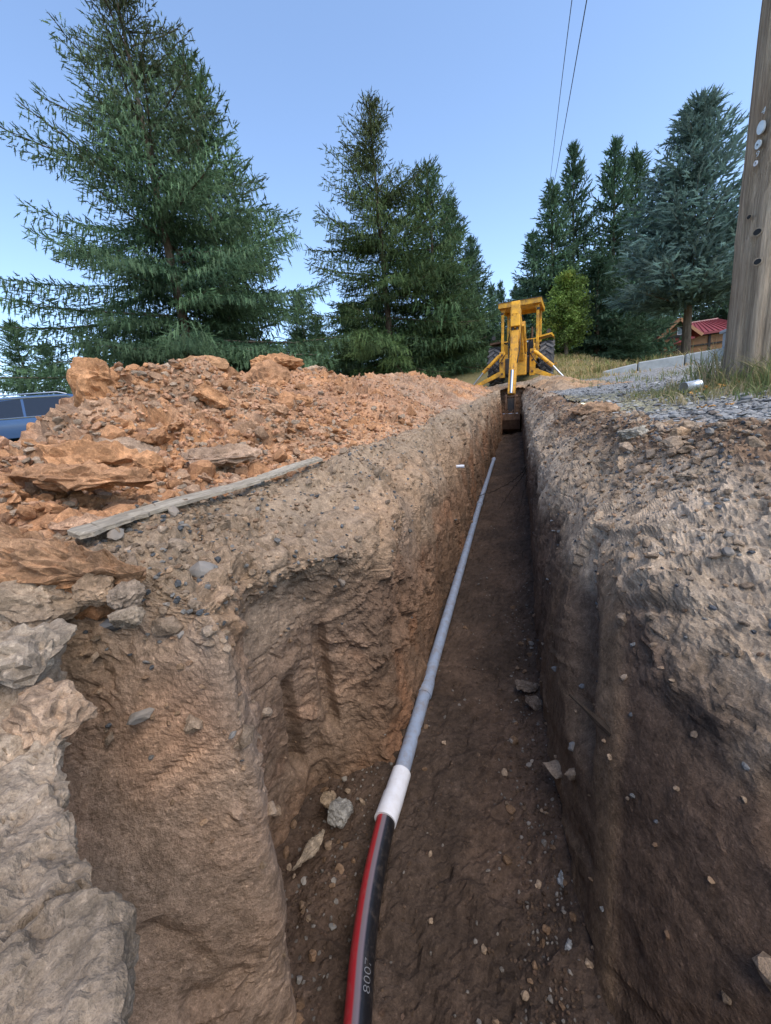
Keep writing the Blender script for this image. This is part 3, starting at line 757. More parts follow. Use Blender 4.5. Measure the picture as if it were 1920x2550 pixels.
# rubble in the upper walls and along the lips
P, NN, bl = LW
dist = np.linalg.norm(P - CAMP, axis=1)
wg = in_view(P) / dist * (np.exp(-np.clip(bl - 0.02, 0, 9) / 0.10) * (bl > -0.01) + 0.008) * (P[:, 1] < 9) * (P[:, 1] > 0.40)
scatter('rubble', P, NN, wg, 120, 3000, rg, 3.0, 0.005, 0.04, (TAN, TAN, GREYTAN, GREYTAN, (0.26, 0.17, 0.11), (0.18, 0.175, 0.165), (0.09, 0.095, 0.1)), trench_left, None, 'stone', stone_meshes('stone_tan') * 4 + stone_meshes('stone_grey')[:5] + stone_meshes('stone_dark')[:2])
P, NN, bl = RW
dist = np.linalg.norm(P - CAMP, axis=1)
wg = in_view(P) / dist * (np.exp(-np.clip(bl - 0.02, 0, 9) / 0.11) * (bl > -0.02) + 0.006) * (P[:, 1] < 9)
scatter('rubble', P, NN, wg, 200, 3600, rg, 2.6, 0.005, 0.05, (TAN, TAN, GREYTAN, GREYTAN, (0.24, 0.155, 0.10), (0.18, 0.18, 0.175), (0.09, 0.095, 0.105)), trench_right, None, 'stone', stone_meshes('stone_tan') * 5 + stone_meshes('stone_grey')[:7] + stone_meshes('stone_dark')[:1])
P = FL; NN = np.tile(np.array([0, 0, 1.0]), (len(P), 1)); dist = np.linalg.norm(P - CAMP, axis=1)
wg = in_view(P) / dist * (0.25 + 2.0 * np.exp(-((P[:, 0] - 0.04) / 0.07) ** 2) + 1.6 * np.exp(-((P[:, 0] + 0.6) / 0.13) ** 2)) * (P[:, 0] < .16) * (P[:, 0] > -.8) * (P[:, 1] < 8)
scatter('crumbs', P, NN, wg, 110, 3600, rg, 3.0, 0.0035, 0.024, ((0.08, 0.055, 0.04), (0.10, 0.07, 0.05), (0.09, 0.06, 0.045), (0.17, 0.155, 0.14)), trench_floor, None, 'stone', stone_meshes('stone_brown') * 2 + stone_meshes('stone_tan') + stone_meshes('stone_grey'), smallmax=0.012)
# gravel chips lying flat on the drive
P = GP; NN = np.tile(np.array([0, 0, 1.0]), (len(P), 1)); dist = np.linalg.norm(P - CAMP, axis=1)
off = P[:, 0] - lip_r(P[:, 1])
wg = in_view(P) / dist ** 0.6 * (off > 0.08) * (P[:, 1] < 9)
n = 6000; idx = rg.choice(len(P), n, p=wg / wg.sum()); size = 0.006 * (1 - rg.rand(n) * (1 - (0.006 / 0.034) ** 2.0)) ** (-1 / 2.0)
cc = np.array([(0.27, 0.27, 0.265), (0.20, 0.20, 0.20), (0.36, 0.36, 0.35), (0.12, 0.12, 0.125), (0.30, 0.24, 0.19)])[rg.choice(5, n, p=[.34, .24, .22, .12, .08])] * rg.uniform(.75, 1.25, (n, 1))
o = stuff_rocks('gravel', P[idx] + np.array([0, 0, 1]) * (size * 0.25)[:, None], size, cc, rg, None, flat_mats(n, rg, 0.15), variants=[(v * np.array([1, 1, .55]), f) for v, f in LOW], material='gravel')
tag(o, 'flat grey gravel chips spread over the drive', 'gravel')
# soil clods strewn over the churned end and right lip

# ------------------------------------------------------------------ near ledge and single big lumps
def big_rock(name, label, cat, loc, size, rot, seed, mat='earth', col=TAN, sub=5, squash=1.0, k=1.0, amp=0.10, lower=None):
    V, F = rock_arr(seed, sub, (1, 1, 1), 11, 0.0)
    sz = np.array(size)
    W = V * sz
    Nr = V / sz; Nr /= np.linalg.norm(Nr, axis=1, keepdims=True)
    m = max(size)
    Q = W / m
    h1, e1, t1 = shard(Q + seed, (3.2 * k, 3.2 * k, 6 * k * squash), seed, 1.0, .4); h2, e2, t2 = shard(Q + seed, (9 * k, 9 * k, 16 * k * squash), seed + 5, 1.1); h3, e3, t3 = shard(Q, 26 * k, seed + 9, 1.1)
    W = W + Nr * (m * amp * (1.0 * h1 * sstep(0, .12, e1) + 0.6 * h2 * sstep(0, .15, e2) + 0.3 * h3 - 0.2 * np.exp(-(e1 / .06) ** 2) + .35 * fbm(Q + seed, 9, 4, seed + 3, .6)))[:, None]
    c = lerp(np.array(col) * 1.1, np.array(col) * 0.72, np.clip(0.5 + fbm(Q, 2.5, 3, seed), 0, 1)) * (0.8 + .25 * t1 + .15 * t2 + .1 * t3)[:, None]
    if lower is not None:
        lo = sstep(0.15, -0.25, V[:, 2] + .15 * fbm(Q, 3, 3, seed + 2))[:, None]
        c = c * (1 - lo) + np.array(lower) * lo * (0.8 + .3 * t2)[:, None]
    o = add(name, mesh_np(name, W, F, c), M[mat], loc=loc, rot=rot)
    tag(o, label, cat)
    return o
big_rock('soil_slab', 'long pointed slab of orange earth poking out over the pit edge below the plank', 'soil slab', (-.93, .45, 1.06), (.31, .10, .095), (R(-8), R(7), R(6)), 301, col=(0.34, 0.2, 0.115), lower=(0.36, 0.18, 0.085), sub=5, squash=1.6, amp=0.07)
big_rock('soil_clod', 'flat pinkish clod lying against the near end of the plank', 'soil clod', (-.96, .62, 1.105), (.085, .05, .028), (0, 0, .3), 302, col=(0.40, 0.25, 0.16), sub=4)
for k, (loc, sz, rz, cl, lb) in enumerate([
    ((-.70, .30, .985), (.105, .06, .05), .4, (0.39, 0.312, 0.235), 'pale broken rock resting above the grey ledge at the left margin'),
    ((-.60, .272, .925), (.065, .05, .042), .2, (0.40, 0.28, 0.19), 'small cream and orange rock wedged under the pale broken rock'),
    ((-.80, .40, 1.02), (.085, .05, .042), .9, (0.36, 0.27, 0.19), 'tan rock with crumbly orange underside below the orange slab'),
    ((-.70, .44, 1.03), (.036, .03, .03), .3, (0.29, 0.2, 0.13), 'knobbly tan stone tucked under the orange slab'),
    ((-.655, .46, 1.01), (.032, .026, .026), 1.3, (0.26, 0.2, 0.15), 'angular tan stone in the pocket right of the orange slab'),
    ((-.63, .43, .985), (.03, .028, .02), 2.1, (0.28, 0.22, 0.16), 'low tan stone at the front of the pocket by the orange slab')]):
    big_rock('rock', lb, 'rock', loc, sz, (0.1, 0.1, rz), 320 + k, col=cl, sub=4, k=0.8, amp=0.10)

# grey ledge right by the camera
Kc = []
for (x, y, z), (ox, oy) in zip([(-.16, -.25, .87), (-.21, .0, .87), (-.25, .085, .875), (-.325, .148, .885), (-.41, .185, .895), (-.50, .225, .905), (-.60, .29, .93), (-.74, .36, .975), (-.92, .43, 1.03)],
                               [(-1, -.2), (-1, -.25), (-.95, -.3), (-.9, -.35), (-.85, -.4), (-.85, -.45), (-.8, -.5), (-.8, -.5), (-.8, -.55)]):
    Kc.append([(x + ox * .8, y + oy * .8, z + .20), (x + ox * .4, y + oy * .4, z + .09), (x + ox * .17, y + oy * .17, z + .035), (x + ox * .06, y + oy * .06, z + .012), (x, y, z), (x - .01, y + .0, z - .03), (x + ox * .06 - .02, y + oy * .1, z - .12), (x + ox * .1 - .05, y + oy * .2, z - .4)])
B, qs, chK, qrK = loft(Kc, lambda y: 0.0045, 240)
Nn = grid_normals(B, (0, .2, 1.6)); P = B.reshape(-1, 3); NN = Nn.reshape(-1, 3)
h0, e0, t0 = shard(P, (5.0, 6.5, 3), 903, .8, .45); h1, e1, t1 = shard(P, (15, 15, 22), 913, 1.0, .35); h2, e2, t2 = shard(P, (45, 45, 60), 923, 1.1); h3, e3, t3 = shard(P, 120, 933, 1.1)
top = sstep(.0, .5, NN[:, 2])
d = 0.026 * h0 * sstep(0, .12, e0) + 0.010 * h1 * sstep(0, .07, e1) + 0.0055 * h2 * sstep(0, .12, e2) + .0018 * h3 * sstep(0, .3, e3) - 0.009 * np.exp(-(e0 / .03) ** 2) + 0.008 * fbm(P, 4, 5, 940) + .003 * fbm(P, 50, 4, 942, .65)
P2 = P + NN * d[:, None]
col = lerp((0.385, 0.302, 0.222), (0.285, 0.222, 0.162), np.clip(.5 + fbm(P, 6, 4, 941), 0, 1)) * (0.8 + .2 * t0 + .15 * t1 + .1 * t2)[:, None]
o = add('ledge', mesh_np('ledge', P2, grid_faces(B.shape[0], B.shape[1]), col), M['earth']); tag(o, kind='structure')

# lumps crowning the heap
for k, (x, y, up, sz, rot, cl, lb) in enumerate([
    (-2.02, 1.56, .05, (.14, .12, .20), (.2, .1, .5), ORANGE, 'upright blocky orange clod on the heap crest nearest the parked car'),
    (-1.80, 1.68, -.02, (.17, .08, .06), (.1, .75, .4), ORANGE, 'long tilted orange clod leaning below the blocky crest clod'),
    (-2.00, 2.30, .02, (.18, .13, .08), (.1, .1, .2), (0.42, 0.24, 0.13), 'broad flat topped orange clod at the highest point of the heap'),
    (-1.95, 2.50, -.05, (.10, .09, .16), (.1, -.35, .2), ORANGE, 'steep orange clod with a sheer side beside the notch in the crest'),
    (-1.93, 2.9, -.04, (.24, .2, .17), (.2, .2, .8), (0.40, 0.22, 0.12), 'smooth pyramid shaped clod standing right of the notch in the crest'),
    (-2.0, 3.25, .0, (.24, .17, .10), (.0, .1, .3), ORANGE, 'rounded orange clod on the crest below the middle spruce gap'),
    (-1.95, 3.85, .0, (.15, .11, .05), (.05, .05, .2), (0.40, 0.28, 0.19), 'pale flat stone lying on top of the heap'),
    (-1.15, .75, .05, (.20, .09, .055), (.0, .15, .5), (0.40, 0.22, 0.12), 'layered reddish slab near the left margin of the heap'),
    (-1.40, .95, .03, (.20, .11, .06), (.1, .2, .5), ORANGE, 'big cracked orange slab at the left margin of the heap'),
    (-1.55, 1.22, .0, (.20, .09, .045), (.1, .35, .5), (0.37, 0.26, 0.18), 'grey brown slab tilted below the car window'),
    (-1.12, 1.3, .03, (.19, .075, .04), (.05, .05, .75), (0.38, 0.26, 0.18), 'long layered tan slab low on the heap behind the plank'),
    (-1.2, 1.02, .03, (.06, .05, .055), (.1, .4, .2), ORANGE, 'pointed orange clod standing low on the heap'),
    (-1.5, 1.75, .02, (.11, .08, .07), (.2, .4, .2), ORANGE, 'chunky orange clod in the middle of the heap face'),
    (-1.25, 1.95, .02, (.10, .07, .05), (.2, .3, .9), (0.42, 0.25, 0.15), 'smooth pinkish clod in the middle of the heap face'),
    (-1.35, 2.4, .02, (.09, .07, .06), (.2, .1, .4), ORANGE, 'squat orange clod above the far half of the plank')]):
    z = float(G(x, y) + heap_h(x, y)) + up
    big_rock('clod', lb, 'soil clod', (x, y, z), sz, rot, 350 + k, col=cl, sub=4, k=0.9, amp=0.085)
# rubble on the right bank
for k, (loc, sz, rot, cl, lb) in enumerate([
    ((1.02, 1.36, 1.075), (.20, .10, .05), (.0, .1, -.4), (0.24, 0.17, 0.115), 'dark brown overhanging clod at the right margin of the bank'),
    ((.80, 1.42, 1.04), (.10, .06, .035), (.1, .1, .2), (0.30, 0.225, 0.155), 'rounded brown clod midway along the right bank'),
    ((.60, 1.75, 1.10), (.055, .045, .05), (.2, .1, .5), (0.37, 0.25, 0.155), 'pointed orange rock where gravel meets the right bank'),
    ((.53, 1.98, 1.12), (.09, .07, .04), (.1, .2, .2), (0.30, 0.27, 0.22), 'greenish tan rock at the corner of the right bank'),
    ((.50, 2.9, 1.24), (.16, .12, .05), (.1, .1, .1), (0.33, 0.21, 0.13), 'brown clod on the right lip beside the dry grass'),
    ((.55, 1.45, 1.01), (.06, .04, .03), (.3, .1, .1), (0.36, 0.28, 0.2), 'wedge of tan rock below the gravel edge')]):
    big_rock('rock', lb, 'rock', loc, sz, rot, 380 + k, col=cl, sub=4, k=0.9, amp=0.09)
# stones on the trench floor
for k, (loc, sz, rot, cl, lb) in enumerate([
    ((-.57, .90, .045), (.052, .045, .035), (.2, .3, .5), (0.23, 0.225, 0.21), 'large grey stone left of the white coupling'),
    ((-.635, .93, .04), (.032, .028, .024), (.2, .3, 1.5), (0.26, 0.2, 0.14), 'tan stone just behind the large grey stone'),
    ((-.615, .775, .035), (.066, .022, .014), (.1, .0, 1.25), (0.27, 0.22, 0.165), 'long flat tan sliver of rock on the floor'),
    ((.088, .87, .035), (.030, .010, .012), (.1, .0, 1.5), (0.30, 0.32, 0.34), 'pale blue grey stone against the right wall base'),
    ((.095, .725, .035), (.024, .018, .016), (.1, .2, .5), (0.26, 0.27, 0.28), 'grey stone at the foot of the right wall'),
    ((.02, 1.64, .05), (.06, .04, .02), (.1, .1, .2), (0.19, 0.15, 0.12), 'flat brown flake fallen from the right wall'),
    ((.055, 1.53, .05), (.035, .04, .03), (.3, .1, .6), (0.18, 0.14, 0.11), 'brown lump fallen beside the flat flake')]):
    big_rock('stone', lb, 'stone', loc, sz, rot, 400 + k, mat='earth', col=cl, sub=4, k=0.7, amp=0.09)

# ------------------------------------------------------------------ plank on the left lip
bv = MB(); nb = 60; prof = []
rgb = np.random.RandomState(5)
for i in range(nb + 1):
    t = i / nb; y = .535 + 1.10 * t
    w0 = .022 * (1 - .25 * t) + 0.004 * rgb.normal(); e1 = 0.0035 * rgb.normal()
    if i in (0, nb): w0 *= .6
    z = 1.112 + .044 * t + .004 * math.sin(9 * t)
    x = -.87 + .012 * t
    bv.v += [(x - w0, y + e1 * 3, z + .001), (x + w0, y + e1, z - .010), (x + w0, y + e1, z - .019), (x - w0, y + e1 * 3, z - .009)]
bv.f += [(3, 2, 1, 0), (nb * 4, nb * 4 + 1, nb * 4 + 2, nb * 4 + 3)]
for i in range(nb):
    for k in range(4): bv.f.append((i * 4 + k, i * 4 + (k + 1) % 4, i * 4 + 4 + (k + 1) % 4, i * 4 + 4 + k))
o = bv.build('plank', M['board']); tag(o, 'weathered grey wooden plank lying along the left lip of the trench', 'plank')

# ------------------------------------------------------------------ pipes
def smooth_path(pts, n=12):
    ts = np.arange(len(pts)); q = np.linspace(0, len(pts) - 1, (len(pts) - 1) * n + 1)
    return hermite(ts, np.array(pts, float), q, 1.0)
con = empty('conduit', (-.42, 1.0, .04)); tag(con, 'grey plastic conduit with belled joints running up the trench floor', 'conduit')
def off(pts, o): return [tuple(np.array(p) - np.array(o.location)) for p in pts]
path = smooth_path([(-.416, 1.06, .042), (-.421, 1.5, .045), (-.405, 3.0, .165), (-.387, 4.5, .288), (-.36, 5.9, .41), (-.330, 7.27, .53)], 10)
i1, i2 = 10, 30
MB().tube(off(path[:i1 + 1], con), .0285, 20).build('pipe_length', M['conduit'], con, smooth=True)
MB().tube(off(path[i1:i2 + 1], con), .0285, 20).build('pipe_length', M['conduit'], con, smooth=True)
MB().tube(off(path[i2:], con), .0285, 20).build('pipe_length', M['conduit'], con, smooth=True)
for ii in (i1, i2):
    a = path[ii]; b = path[ii + 1]; dr = (b - a) / np.linalg.norm(b - a)
    MB().tube(off([a - dr * .004, a, a + dr * .07, a + dr * .11], con), [.0325, .0345, .0340, .0292], 22).build('bell', M['conduit'], con, smooth=True)
a = path[-1]; dr = (path[-1] - path[-2]); dr /= np.linalg.norm(dr)
MB().tube(off([a - dr * .10, a - dr * .07, a, a + dr * .004], con), [.0292, .034, .035, .033], 22).build('bell', M['conduit'], con, smooth=True)
MB().lathe(tuple(a + dr * .002 - np.array(con.location)), tuple(dr), [(0, .037), (.006, .037)], 22).build('end_ring', M['white_pvc'], con, smooth=True)
cp = [(-.4205, .905, .041), (-.418, .99, .041), (-.417, .995, .041), (-.4155, 1.085, .042)]
o = MB().tube(cp, [.0365, .0365, .035, .0345], 26).build('coupling', M['white_pvc'], smooth=True); tag(o, 'white plastic coupling joining the grey conduit to the black pipe', 'pipe coupling')
hp = smooth_path([(-.20, .05, .08), (-.29, .28, .045), (-.349, .49, .037), (-.38, .605, .036), (-.405, .75, .036), (-.4205, .93, .041)], 14)
nn = 40; VV, CC = [], []; hb = MB(); hb.tube([tuple(p) for p in hp], .0305, nn)
V = np.array([tuple(v) for v in hb.v])
ang = np.tile(np.arange(nn), len(hp))
# ring angle measured in the world: up = 0, left = +
ctr = np.repeat(hp, nn, 0); rel = V - ctr; tg = np.gradient(hp, axis=0); tg /= np.linalg.norm(tg, axis=1, keepdims=True); tg = np.repeat(tg, nn, 0)
side = np.cross(tg, (0, 0, 1.)); side /= np.linalg.norm(side, axis=1, keepdims=True); upv = np.cross(side, tg)
th = np.degrees(np.arctan2(-(rel * side).sum(1), (rel * upv).sum(1)))
col = np.tile(np.array((0.010, 0.010, 0.012)), (len(V), 1))
col[(th > 12) & (th < 78)] = (0.33, 0.022, 0.03)
col[(th > -12) & (th <= 12)] = (0.16, 0.13, 0.155)  # grey band along the top paints the sheen on the pipe
me = bpy.data.meshes.new('black_pipe'); me.from_pydata([tuple(v) for v in V], [], hb.f)
a_ = me.color_attributes.new('tint', 'FLOAT_COLOR', 'POINT'); c4 = np.ones((len(V), 4), np.float32); c4[:, :3] = col; a_.data.foreach_set('color', c4.ravel())
for p in me.polygons: p.use_smooth = True
bp = add('black_pipe', me, M['stripe_pipe']); tag(bp, 'black plastic pipe with a red stripe curving along the near trench floor', 'pipe')
def text_mesh(txt, size, extrude=0.0):
    cu = bpy.data.curves.new('lettering', 'FONT'); cu.body = txt; cu.size = size; cu.extrude = extrude; cu.align_x = 'CENTER'; cu.align_y = 'CENTER'
    cu.resolution_u = 3
    cu.offset = -size * .018
    ob = bpy.data.objects.new('lettering', cu); COL.objects.link(ob)
    dg = bpy.context.evaluated_depsgraph_get(); me = bpy.data.meshes.new_from_object(ob.evaluated_get(dg))
    bpy.data.objects.remove(ob); bpy.data.curves.remove(cu)
    return me
tm = text_mesh('8007', .026, .0004)
# wrapped on the upper right of the pipe, reading from the near end to the far end
q = np.array([v.co[:] for v in tm.vertices])
s0 = 32
arc = np.concatenate([[0], np.cumsum(np.linalg.norm(np.diff(hp, axis=0), axis=1))])
qa = q[:, 0] * 1.15 + .545 - .02; phi = R(-40) + q[:, 1] / .0312
pc = np.stack([np.interp(qa, arc, hp[:, k]) for k in range(3)], 1); tgt = np.stack([np.interp(qa, arc, np.gradient(hp, axis=0)[:, k]) for k in range(3)], 1); tgt /= np.linalg.norm(tgt, axis=1, keepdims=True)
sd_ = np.cross(tgt, (0, 0, 1.)); sd_ /= np.linalg.norm(sd_, axis=1, keepdims=True); uv_ = np.cross(sd_, tgt)
W = pc + (uv_ * np.cos(phi)[:, None] - sd_ * np.sin(phi)[:, None]) * .0312
tm.vertices.foreach_set('co', W.astype(np.float32).ravel()); tm.update()
add('lettering', tm, simple('paint_marker', (.30, .31, .34), .6), bp)
wp = MB().tube([(-.60, 3.29, .888), (-.47, 3.296, .885), (-.392, 3.296, .883)], .0135, 14).build('pipe_stub', M['white_pvc'], smooth=True)
tag(wp, 'cut white plastic pipe sticking out of the left trench wall', 'pipe')
rgr = np.random.RandomState(9)
def root(label, pts, r0, r1):
    pa = smooth_path(pts, 10); pa = pa + rgr.normal(0, .004, pa.shape)
    o = MB().tube([tuple(p) for p in pa], list(np.linspace(r0, r1, len(pa))), 7).build('root', M['root'], smooth=True); tag(o, label, 'root', 'thin roots over the trench floor')
root('thin dark root reaching over the grey conduit', [(.19, 4.9, .74), (.10, 4.82, .60), (-.02, 4.8, .50), (-.2, 4.76, .41), (-.43, 4.7, .345)], .007, .004)
root('thin dark root bending down to the floor right of the conduit', [(.19, 4.8, .70), (.09, 4.72, .55), (-.05, 4.55, .40), (-.16, 4.30, .28)], .006, .003)
root('thin dark root hanging down the right wall foot', [(.18, 4.6, .62), (.12, 4.4, .50), (.06, 4.1, .36), (.0, 3.8, .25)], .004, .002)
o = MB().tube([(.12, .965, .53), (.15, .94, .515), (.185, .92, .49), (.21, .905, .472)], [.003, .005, .011, .008], 7).build('root', M['root']); tag(o, 'charred black root bit sticking out of the right wall', 'root')

# ------------------------------------------------------------------ utility pole and wires
PX, PY = 1.80, 3.78
pole = empty('utility_pole', (PX, PY, float(G(PX, PY))), (0, R(1.0), 0)); tag(pole, 'weathered wooden utility pole with tags standing in grass', 'utility pole')
nz, na = 160, 70; zz = np.linspace(-.1, 8.0, nz); aa = np.linspace(0, 2 * np.pi, na, endpoint=False)
Z, A = np.meshgrid(zz, aa, indexing='ij'); rad = .238 - .019 * Z * .6
Pq = np.stack([np.cos(A).ravel() * 3, np.sin(A).ravel() * 3, Z.ravel() * .35], 1)
rad = rad.ravel() + .012 * fbm(Pq, 2.0, 4, 61) - .018 * (np.abs(vnoise(Pq * np.array([2.2, 2.2, .7]), 62)) < .05) - .010 * (np.abs(vnoise(Pq * np.array([5., 5., 1.2]), 63)) < .06)
V = np.stack([rad * np.cos(A).ravel(), rad * np.sin(A).ravel(), Z.ravel()], 1)
F = []
i = np.arange((nz - 1) * na); r_, c_ = i // na, i % na
F = np.stack([r_ * na + c_, r_ * na + (c_ + 1) % na, (r_ + 1) * na + (c_ + 1) % na, (r_ + 1) * na + c_], 1)
add('shaft', mesh_np('shaft', V, F, smooth=True), M['pole'], pole)
def on_pole(z, deg, out=0.0):
    """deg: 0 faces the camera, + turns to its left flank"""
    d0 = np.array([-PX, -PY]) / math.hypot(PX, PY); l0 = np.array([-d0[1] * -1, d0[0] * -1]); l0 = np.array([d0[1], -d0[0]])
    n = d0 * math.cos(R(deg)) + l0 * math.sin(R(deg))
    if l0[0] > 0: n = d0 * math.cos(R(deg)) - l0 * math.sin(R(deg))
    r = .238 - .0114 * z + .012 + out
    return Vector((n[0] * r, n[1] * r, z)), Vector((n[0], n[1], 0))
gz = float(G(PX, PY))
def disc(name, z, deg, rw, rh, mat, th=.006, ring=False):
    c, n = on_pole(z - gz, deg); u = Vector((0, 0, 1)); v = n.cross(u); k = 20; mb = MB(); vs = []; 
    for t in (0, th):
        for i in range(k):
            a = 2 * math.pi * i / k; vs.append(c + n * t + v * (rw * math.cos(a)) + u * (rh * math.sin(a)))
    if ring:
        for t in (0, th):
            for i in range(k):
                a = 2 * math.pi * i / k; vs.append(c + n * t + (v * (rw * math.cos(a)) + u * (rh * math.sin(a))) * .5)
        fs = [(k + i, k + (i + 1) % k, 3 * k + (i + 1) % k, 3 * k + i) for i in range(k)] + [(i, (i + 1) % k, k + (i + 1) % k, k + i) for i in range(k)] + [(2 * k + i, 2 * k + (i + 1) % k, 3 * k + (i + 1) % k, 3 * k + i) for i in range(k)]
        mb.raw(vs, fs)
    else:
        mb.raw(vs, [tuple(range(k)), tuple(range(k, 2 * k))] + [(i, (i + 1) % k, k + (i + 1) % k, k + i) for i in range(k)])
    return mb.build(name, M[mat], pole)
M['tagmetal'] = simple('tag_metal', (0.55, 0.6, 0.63), 0.45, 0.4, metal=0.3, var=0.2, scale=30)
def pole_text(t, z, deg, size, mat='tagmetal', out=.002, tilt=0.0):
    me = text_mesh(t, size, .0015); c, n = on_pole(z - gz, deg, out); u = Vector((0, 0, 1)); v = u.cross(n)
    m = Matrix((v, u, n)).transposed().to_4x4(); m.translation = c
    o = add('numeral', me, M[mat], pole); o.matrix_local = m @ Matrix.Rotation(tilt, 4, 'Z')
pole_text('4', 3.02, 38, .055, tilt=-.15)
disc('oval_tag', 2.93, 38, .024, .038, 'tagmetal', .012)
disc('round_tag', 2.84, 40, .019, .026, 'tagmetal', .010)
pole_text('e', 2.84, 40, .022, 'dark_metal', .013)
pole_text('9', 2.785, 40, .05, tilt=-.1)
disc('ring_tag', 2.735, 41, .012, .016, 'white_pvc', .008, ring=True)
c, n = on_pole(3.03 - gz, 8, .0); v = Vector((0, 0, 1)).cross(n)
mt = Matrix((v, Vector((0, 0, 1)), n)).transposed()
MB().box(c + n * .006, (.12, .075, .008), mt).build('label_plate', M['tagmetal'], pole)
for kz in (.015, -.008): MB().box(c + n * .0115 + Vector((0, 0, kz)), (.08, .010, .003), mt).build('printed_line', M['dark_metal'], pole)
c, n = on_pole(2.52 - gz, 0, .0); mt = Matrix((Vector((0, 0, 1)).cross(n), Vector((0, 0, 1)), n)).transposed()
MB().box(c + n * .02, (.05, .09, .05), mt).build('bracket', M['dark_metal'], pole, bevel=.006)
for z, dg, s in ((2.30, 27, .022), (2.11, 22, .02), (3.55, 22, .02), (3.22, 12, .02), (2.42, 42, .014), (3.9, 15, .02)):
    c, n = on_pole(z - gz, dg, -.016)
    disc('knot_rim', z, dg, s * 1.45, s * 1.25, 'pole', .004); disc('knot', z, dg, s, s * .85, 'black', .007)
def wire(label, pts, r):
    o = MB().tube([tuple(p) for p in smooth_path(pts, 24)], r, 5).build('overhead_wire', M['wire'], smooth=True); tag(o, label, 'wire', 'overhead wires')
wire('left one of the two overhead wires crossing the sky', [(.98, 2.0, 7.0), (1.05, 8, 7.22), (1.9, 22, 11.0), (3.05, 40, 17.3), (4.4, 58, 25)], .0065)
wire('right one of the two overhead wires crossing the sky', [(1.17, 2.0, 7.0), (1.26, 8, 7.2), (2.05, 22, 10.95), (3.12, 40, 17.2), (4.45, 58, 24.8)], .0085)

# ------------------------------------------------------------------ backhoe
bh = empty('backhoe', (.34, 15.2, float(G(.34, 15.2)) - .02), (R(4.0), R(3.0), R(-7))); tag(bh, 'old yellow backhoe loader digging at the far end of the trench', 'backhoe')
Yw, Yv = M['yellow'], M['yellow_worn']
def wheel(x, y, r, wd, lugs, name):
    t = MB().lathe((x, y, r), (1, 0, 0), [(-wd / 2, r * .62), (-wd / 2, r * .86), (-wd * .42, r * .95), (wd * .42, r * .95), (wd / 2, r * .86), (wd / 2, r * .62)], 40).build(name, M['tyre'], bh, smooth=True)
    lb = MB()
    for k in range(lugs):
        for s in (-1, 1):
            a = 2 * math.pi * (k + (0.5 if s > 0 else 0)) / lugs
            e = R(360 / lugs * .75)
            p0 = Vector((x + s * wd * .02, y + math.sin(a + e) * r * .965, r + math.cos(a + e) * r * .965)); p1 = Vector((x + s * wd * .50, y + math.sin(a) * r * .945, r + math.cos(a) * r * .945))
            lb.beam(p0, p1, 0.07 * r / .68, .075 * r / .68, up=(0, math.sin(a), math.cos(a)))
    lb.build('tread', M['tread'], t)
    s = 1 if x > 0 else -1
    MB().lathe((x, y, r), (s, 0, 0), [(-wd * .3, r * .6), (wd * .40, r * .635), (wd * .43, r * .60), (wd * .25, r * .52), (wd * .15, r * .2), (wd * .28, r * .18), (wd * .28, .02)], 32).build('rim', Yw, t, smooth=True)
for s in (-1, 1):
    wheel(s * .83, 0, .68, .42, 18, 'rear_tyre'); wheel(s * .80, 2.2, .40, .27, 14, 'front_tyre')
MB().box((0, .9, .72), (.62, 3.3, .42)).box((0, -.05, .66), (1.3, .3, .3)).box((0, 2.2, .42), (1.4, .18, .18)).build('chassis', M['dark_metal'], bh, bevel=.02)
MB().box((0, 1.85, 1.18), (.78, 1.6, .5)).build('hood', Yw, bh, bevel=.05)
MB().tube([(.2, 1.7, 1.4), (.2, 1.7, 2.05)], .035, 10).build('exhaust', M['rust'], bh)
for s in (-1, 1):
    MB().beam((s * .56, -.52, .80), (s * .54, -.58, 2.46), .085, .075).build('post', Yw, bh, bevel=.008)
    MB().beam((s * .56, .80, .95), (s * .54, .82, 2.46), .08, .07).build('post', Yw, bh, bevel=.008)
    MB().box((s * .52, -.05, 1.0), (.05, 1.0, .75)).build('side_panel', Yv, bh)
    MB().prism([(.53, 1.50), (.98, 1.56), (1.06, 1.44), (1.03, 1.43), (.95, 1.51), (.53, 1.45)] if s > 0 else [(-.53, 1.50), (-.98, 1.46), (-1.0, 1.40), (-.53, 1.44)], 'Y', -.42, .48).build('fender', Yw if s > 0 else M['rust'], bh)
    MB().beam((s * .58, .85, 1.25), (s * .60, 2.1, 1.2), .10, .2).beam((s * .60, 2.1, 1.2), (s * .62, 3.1, .42), .10, .2, .10, .14).build('loader_arm', Yw, bh, bevel=.01)
    MB().tube([(s * .60, 1.5, .75), (s * .61, 2.5, .98)], .05, 10).build('loader_cylinder', M['dark_metal'], bh)
    # lamp on the fender
    MB().lathe((s * .88, -.30, 1.62), (0, -1, 0), [(-.08, .03), (-.02, .065), (.03, .07)], 16).build('work_lamp', M['dark_metal'], bh, smooth=True)
rf = MB().box((0, .13, 2.565), (1.26, 1.86, .03)).build('roof', Yw, bh)
MB().box((0, -.815, 2.51), (1.30, .03, .155)).box((0, 1.075, 2.51), (1.30, .03, .155)).box((-.640, .13, 2.51), (.03, 1.86, .155)).box((.640, .13, 2.51), (.03, 1.86, .155)).build('fascia', Yw, rf, bevel=.006)
MB().box((0, .13, 2.587), (1.34, 1.98, .014)).build('roof_skin', M['dark_metal'], rf)
for s in (-1, 1): MB().prism([(s * .54, 2.42), (s * .36, 2.52), (s * .54, 2.22)], 'Y', -.60, -.54).build('gusset', Yv, rf)
